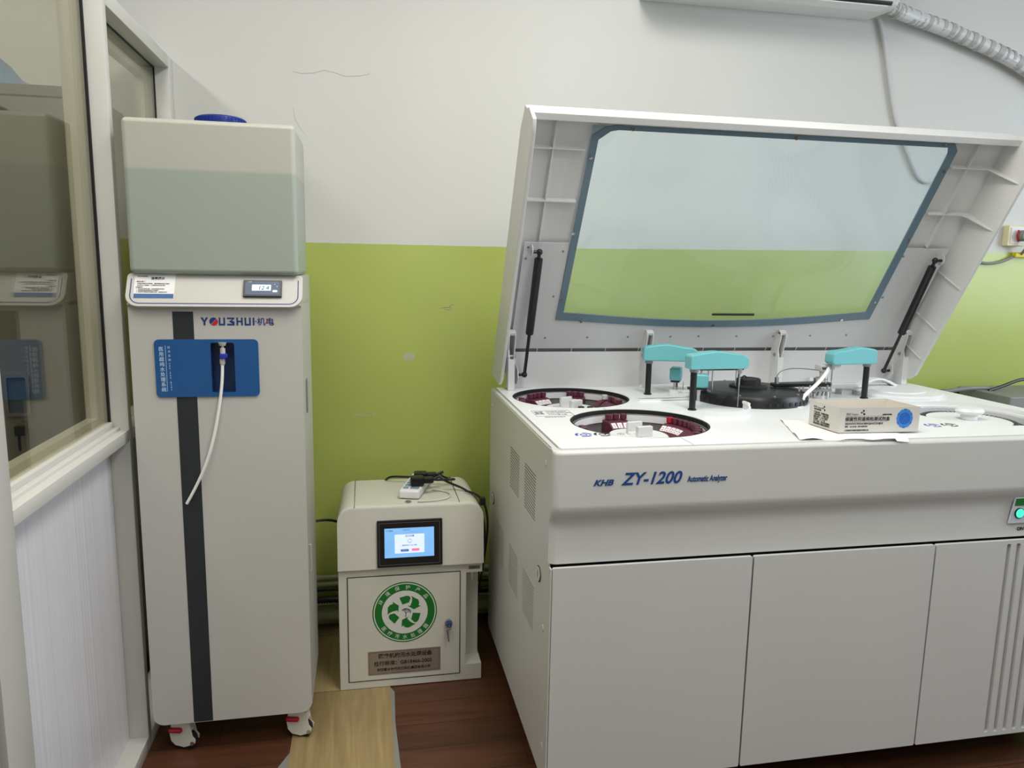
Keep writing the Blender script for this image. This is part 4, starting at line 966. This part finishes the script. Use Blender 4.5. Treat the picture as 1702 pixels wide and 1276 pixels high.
names = ['next to the red-capped one', 'second after the red-capped one', 'third after the red-capped one', 'fourth after the red-capped one', 'fifth after the red-capped one', 'sixth after the red-capped one', 'seventh after the red-capped one', 'eighth after the red-capped one', 'nearest the front rim']
for i, (a, nme) in enumerate(zip((28, 20.5, 13, 5.5, -2, -10, -19, -29, -40), names)):
    pb(D2, a, 'maroon bottle in the right-hand row of the front carousel, '+nme, G2, i > 3)
pr = bottle('', 'maroon', 'red', G2); put(pr, D2, 35.5, 'maroon bottle with a bright red cap in the front carousel', G2, True)
for a, nme in zip((133, 125.5, 118, 110.5), ('leftmost', 'second from left', 'third from left', 'rightmost')):
    pb(D1, a, 'maroon bottle in the back left row of the rear carousel, '+nme, G1)
for a, nme in zip((76, 68.5, 61), ('left one', 'middle one', 'right one')):
    pb(D1, a, 'maroon bottle in the trio at the back of the rear carousel, '+nme, G1)
pb(D1, 163, 'maroon bottle seen side-on at the left of the rear carousel, farther one', G1, True)
pb(D1, 178, 'maroon bottle seen side-on at the left of the rear carousel, nearer one', G1, True)
for a, nme in zip((16, 8, -8), ('the farthest', 'the middle one', 'the nearest')):
    pb(D1, a, 'maroon bottle at the right of the rear carousel, '+nme, G1, True)
pbn = bottle('', 'maroon', 'brown', G1, False); put(pbn, D1, 0, 'maroon bottle with a tan cap at the right of the rear carousel', G1, True)
pg = bottle('', 'maroon', 'lidsteel', G1, False); put(pg, D1, 28, 'bottle with a pale grey cap at the right of the rear carousel', G1, True)
for i in range(3):
    x, y = D1[0]+.025+i*.030, D1[1]-.045-.004*i
    solo('dark_vial', MB().cyl((x, y, DZ-.036), (x, y, DZ-.024), .012, .010, seg=16, bevel=.001), 'blackm', 'small dark vial cap on the hub of the rear carousel, '+('left', 'middle', 'right')[i]+' one', 'vial', (x, y, DZ-.036), 'dark vials on the rear hub')

# ------------------------------------------------------------------ paper cloth and box on the deck
tb = bmesh.new(); NX, NY = 44, 26
def cl(u, v):
    # four corners on the deck
    A, B, C, D = Vector((1.093, -1.170)), Vector((1.395, -1.194)), Vector((1.45, -1.02)), Vector((1.185, -.925))
    p = A*(1-u)*(1-v)+B*u*(1-v)+C*u*v+D*(1-u)*v
    z = DZ+.0022+.0018*math.sin(u*13+v*4)*math.sin(v*7+1)
    if u < .12 : z += .004*(1-u/.12)*math.sin(v*9)**2
    if v < .16:
        e = 1-v/.16; p.y -= .006*e+.003*math.sin(u*21)*e*(1-u); z += .003*math.sin(u*17)*e
        if p.y < -1.186: z = min(z, DZ+.003); 
        if p.y < -1.197: z = DZ-.004-(-1.197-p.y)*.9
    return Vector((p.x, p.y, z))
gr = [[tb.verts.new(cl(i/NX, j/NY)) for i in range(NX+1)] for j in range(NY+1)]
for j in range(NY):
    for i in range(NX): tb.faces.new((gr[j][i], gr[j][i+1], gr[j+1][i+1], gr[j+1][i]))
c_ = MB(); c_._add(tb); 
solo('paper_cloth', c_, 'paper', 'crumpled white paper sheet under the test kit box on the deck edge', 'paper sheet', (1.26, -1.07, DZ+.002))

kb = thing('test_kit_box', 'open silver-white test kit box with a blue flower, on the analyzer deck', 'box', (1.355, -1.06, DZ+.004))
K0, K1, K2 = Vector((1.229, -1.000)), Vector((1.237, -1.124)), Vector((1.474, -1.133)); K3 = K0+(K2-K1)
kz0, kz1 = DZ+.004, DZ+.073
def wallp(a, c, nm, m='card', th=.0012):
    d = (c-a).normalized(); n = Vector((-d.y, d.x))*th
    return [(a.x, a.y), (c.x, c.y), ((c+n).x, (c+n).y), ((a+n).x, (a+n).y)]
bx = MB().prism(wallp(K1, K2, ''), kz0, kz1).prism(wallp(K0, K1, ''), kz0, kz1).prism(wallp(K2, K3, ''), kz0, kz1).prism(wallp(K3, K0, ''), kz0, kz1+.001).prism([tuple(K0), tuple(K1), tuple(K2), tuple(K3)], kz0, kz0+.001)
part('carton', bx, 'card', kb)
e1 = .0016
def inset(a, c, q): 
    d = (c-a).normalized(); n = Vector((-d.y, d.x))*q; return (a+n+d*q, c+n-d*q)
li = MB()
for a, c in ((K1, K2), (K0, K1), (K2, K3), (K3, K0)):
    aa, cc = inset(a, c, .0014); li.prism(wallp(aa, cc, '', th=.0004), kz0+.001, kz1-.0008)
part('carton_lining', li, 'cardin', kb)
d1 = (K2-K1).normalized(); FM = Matrix(((d1.x, 0, d1.y, K1.x), (d1.y, 0, -d1.x, K1.y), (0, 1, 0, kz0), (0, 0, 0, 1)))
d2 = (K1-K0).normalized(); SM = Matrix(((d2.x, 0, d2.y, K0.x), (d2.y, 0, -d2.x, K0.y), (0, 1, 0, kz0), (0, 0, 0, 1)))
off_ = Matrix.Translation((0, 0, .0002))
kt = MB()
kt.text('细菌性阴道病检测试剂盒', .0118, FM @ Matrix.Translation((.018, .0335, .0002)), bold=.012, space=1.02)
kt.text('XIJUNXINGYINDAOBINGJIANCESHIJIHE', .0082, FM @ Matrix.Translation((.018, .0225, .0002)), sx=.77)
kt.text('规格：20人份/盒  体外诊断试剂', .0048, FM @ Matrix.Translation((.018, .0155, .0002)))
kt.text('江苏硕世生物科技股份有限公司', .0056, FM @ Matrix.Translation((.018, .005, .0002)), sx=.9)
kt.text('仅供体外诊断', .0046, FM @ Matrix.Translation((.126, .0475, .0002)), bold=.02)
kt.box(.018, .130, .0455, .0459, .0001, .0004, m=FM).box(.018, .142, .0308, .0311, .0001, .0004, m=FM)
for m_, x in ((FM, .070), (SM, .062)):
    for (ax, az, r) in ((0, .008, .0028), (-.006, .003, .0022), (.002, -.001, .0030)): kt.plate(circ(x+ax, .053+az-.001, r, 12), [], .0003, m_)
    kt.prism([(x-.006, .0545), (x, .0595), (x+.0006, .059), (x-.0052, .054)], 0, .0003, m_).prism([(x-.006, .0555), (x+.002, .0515), (x+.0022, .0522), (x-.0055, .0563)], 0, .0003, m_)
for i, s in enumerate(('产品名称：检测试剂盒', '注册证编号：苏械注准', '储存条件：2-8℃避光', '有效期：十二个月', '生产日期：见包装盒侧面', '使用前请仔细阅读说明书')): kt.text(s, .0062, SM @ Matrix.Translation((.020, .0375-.0062*i, .0002)))
kt.text('体外诊断试剂', .005, SM @ Matrix.Translation((.020, .0462, .0002)))
part('box_print', kt, 'print_black', kb)
part('box_brand', MB().text('硕世 Sungen', .0068, FM @ Matrix.Translation((.020, .0490, .0002))).text('硕世 Sungen', .0068, SM @ Matrix.Translation((.018, .0520, .0002))), 'greyc', kb)
fl_, f2 = MB(), MB(); fx, fz = .193, .0375
for i in range(12):
    a = 2*PI*i/12; px, pz = fx+.0150*math.cos(a), fz+.0165*math.sin(a)
    (fl_ if i % 2 else f2).plate([(px+.0095*math.cos(t), pz+.0105*math.sin(t)) for t in [2*PI*k/24 for k in range(24)]], [], .0002 if i % 2 else .0003, FM)
f2o = part('flower_petals', f2, 'flower2', kb)
fl_.plate(circ(fx, fz, .0165, 32), [], .00045, FM)
part('flower', fl_, 'flower', kb, 'blue flower print')
fc = MB()
for i in range(12):
    a = 2*PI*i/12; fc.plate(circ(fx+.0055*math.cos(a), fz+.006*math.sin(a), .006, 20), [circ(fx+.0055*math.cos(a), fz+.006*math.sin(a), .0057, 20)], .0006, FM)
part('flower_lines', fc, 'flower2', kb)

# ------------------------------------------------------------------ air conditioner and wall items
ac = thing('air_conditioner', 'white wall-mounted air conditioner at the top of the back wall', 'air conditioner', (1.5, 0, 2.42))
pr_ = [(-.001, 2.425), (-.15, 2.415), (-.185, 2.425), (-.205, 2.45), (-.215, 2.55), (-.20, 2.70), (-.15, 2.72), (-.001, 2.72)]
part('casing', MB().prism(pr_, 1.03, 2.0, MX, bevel=.006), 'acw', ac)
part('louvre', MB().prism([(-.186, 2.418), (-.150, 2.409), (-.150, 2.413), (-.188, 2.424)], 1.08, 1.955, MX), 'acw', ac)
part('louvre_gap', MB().prism([(-.194, 2.430), (-.188, 2.4215), (-.1865, 2.4235), (-.1945, 2.4345)], 1.06, 1.97, MX), 'black', ac)
hp_ = [(2.02, -.10, 2.455), (2.06, -.085, 2.447), (2.15, -.06, 2.436), (2.235, -.05, 2.425), (2.35, -.05, 2.40), (2.46, -.05, 2.368), (2.60, -.05, 2.33), (2.71, -.05, 2.288), (2.95, -.05, 2.18), (3.3, -.05, 2.0)]
hz = MB().tube(hp_, .028, 16, res=10)
ho_ = solo('refrigerant_hose', hz, 'lidsteel', 'taped grey refrigerant pipe running from the air conditioner to the right', 'pipe', (2.4, -.05, 2.4))
tw = MB()
def cat(ps, n=200):
    out = []
    for k_ in range(n):
        t_ = k_/(n-1)*(len(ps)-1); i = min(int(t_), len(ps)-2); f = t_-i
        p = [Vector(ps[max(0, min(len(ps)-1, i+j))]) for j in (-1, 0, 1, 2)]
        out.append(.5*((2*p[1])+(-p[0]+p[2])*f+(2*p[0]-5*p[1]+4*p[2]-p[3])*f*f+(-p[0]+3*p[1]-3*p[2]+p[3])*f**3))
    return out
cpts = cat(hp_)
random.seed(5)
for i in range(2, 190, 7):
    a, c = cpts[i], cpts[i+2+(i % 3)]; sh = Vector((0, 0, random.uniform(-.004, .004))); tw.cyl(a+sh*.2, c+sh, .0294+random.uniform(0, .0012), seg=20)
part('tape_wrap', tw, 'tape', ho_)
solo('drain_tube', MB().tube([(2.045, -.012, 2.44), (2.066, -.012, 2.40), (2.107, -.012, 2.257), (2.142, -.012, 2.12), (2.168, -.012, 2.04), (2.209, -.012, 1.965), (2.251, -.012, 1.902), (2.285, -.012, 1.835), (2.325, -.012, 1.80), (2.36, -.012, 1.81)], .008, res=12), 'lidsteel', 'thin grey drain tube hanging down the wall from the air conditioner', 'tube', (2.1, -.012, 2.2))
so = thing('wall_socket', 'cream surface-mounted wall socket beside the open lid', 'wall socket', (2.80, 0, 1.59))
part('socket_box', MB().box(2.757, 2.845, -.034, 0, 1.548, 1.636, .005), 'beige', so)
part('socket_plate', MB().box(2.768, 2.840, -.037, -.034, 1.558, 1.628, .002), 'label', so)
pg_ = solo('power_plug', MB().cyl((2.815, -.038, 1.592), (2.815, -.075, 1.592), .024, seg=24, bevel=.004).tube([(2.815, -.07, 1.592), (2.83, -.08, 1.56), (2.835, -.05, 1.53), (2.845, -.02, 1.512)], .006), 'greyc', 'grey plug pushed in the wall socket', 'plug', (2.815, -.04, 1.592))
part('plug_collar', MB().tube([(2.796, -.045, 1.615), (2.787, -.05, 1.60), (2.789, -.05, 1.58), (2.80, -.045, 1.568)], .004), 'print_red', pg_)
part('cord', MB().tube([(2.52, -.012, 1.52), (2.60, -.012, 1.485), (2.66, -.012, 1.471), (2.73, -.012, 1.470), (2.79, -.012, 1.487), (2.84, -.012, 1.515)], .006), 'greyc', pg_)
solo('yellow_tape', MB().box(2.815, 2.90, -.026, -.002, 1.500, 1.522, .003), 'yellow', 'yellow tape strip holding the cord under the wall socket', 'tape', (2.85, -.01, 1.51))
# side table with equipment right of the analyzer
tt = thing('side_table', 'low white side table behind the analyzer carrying a grey device', 'table', (2.75, -.28, 0))
part('tabletop', MB().box(2.20, 3.4, -.52, -.085, .83, .86, .004), 'white', tt)
for x in (2.24, 3.36):
    for y in (-.48, -.12): part('leg', MB().box(x-.02, x+.02, y-.02, y+.02, 0, .83, .002), 'white', tt)
gd = thing('grey_device', 'grey power supply box on the side table at the right edge', 'device', (2.80, -.26, .86))
part('casing', MB().box(2.50, 3.05, -.40, -.12, .862, .945, .008), 'greyc', gd)
part('front_panel', MB().box(2.72, 3.03, -.403, -.40, .868, .935, .002), 'lidsteel', gd)
part('panel_slot', MB().box(2.74, 3.0, -.4045, -.403, .880, .900, .001), 'black', gd)
solo('device_cable', MB().tube([(2.54, -.25, .945), (2.58, -.25, .955), (2.64, -.25, .975), (2.70, -.25, .995), (2.78, -.25, .992), (2.90, -.25, 1.00), (3.0, -.2, .90)], .007), 'black', 'black cable arching over the grey device', 'cable', (2.7, -.25, .95))
solo('coiled_cable', MB().tube([(2.15, -.20, .90), (2.30, -.20, .925), (2.42, -.21, .945), (2.52, -.22, .955), (2.60, -.22, .948), (2.62, -.2, .90)], .009), 'greyc', 'grey cable loop lying between the analyzer and the device', 'cable', (2.4, -.2, .9))
solo('flat_cable', MB().tube([(2.12, -.16, .935), (2.25, -.16, .928), (2.38, -.16, .935), (2.48, -.16, .93), (2.55, -.10, .90)], .006), 'black', 'black cord beside the grey cable loop behind the analyzer', 'cable', (2.3, -.16, .9))
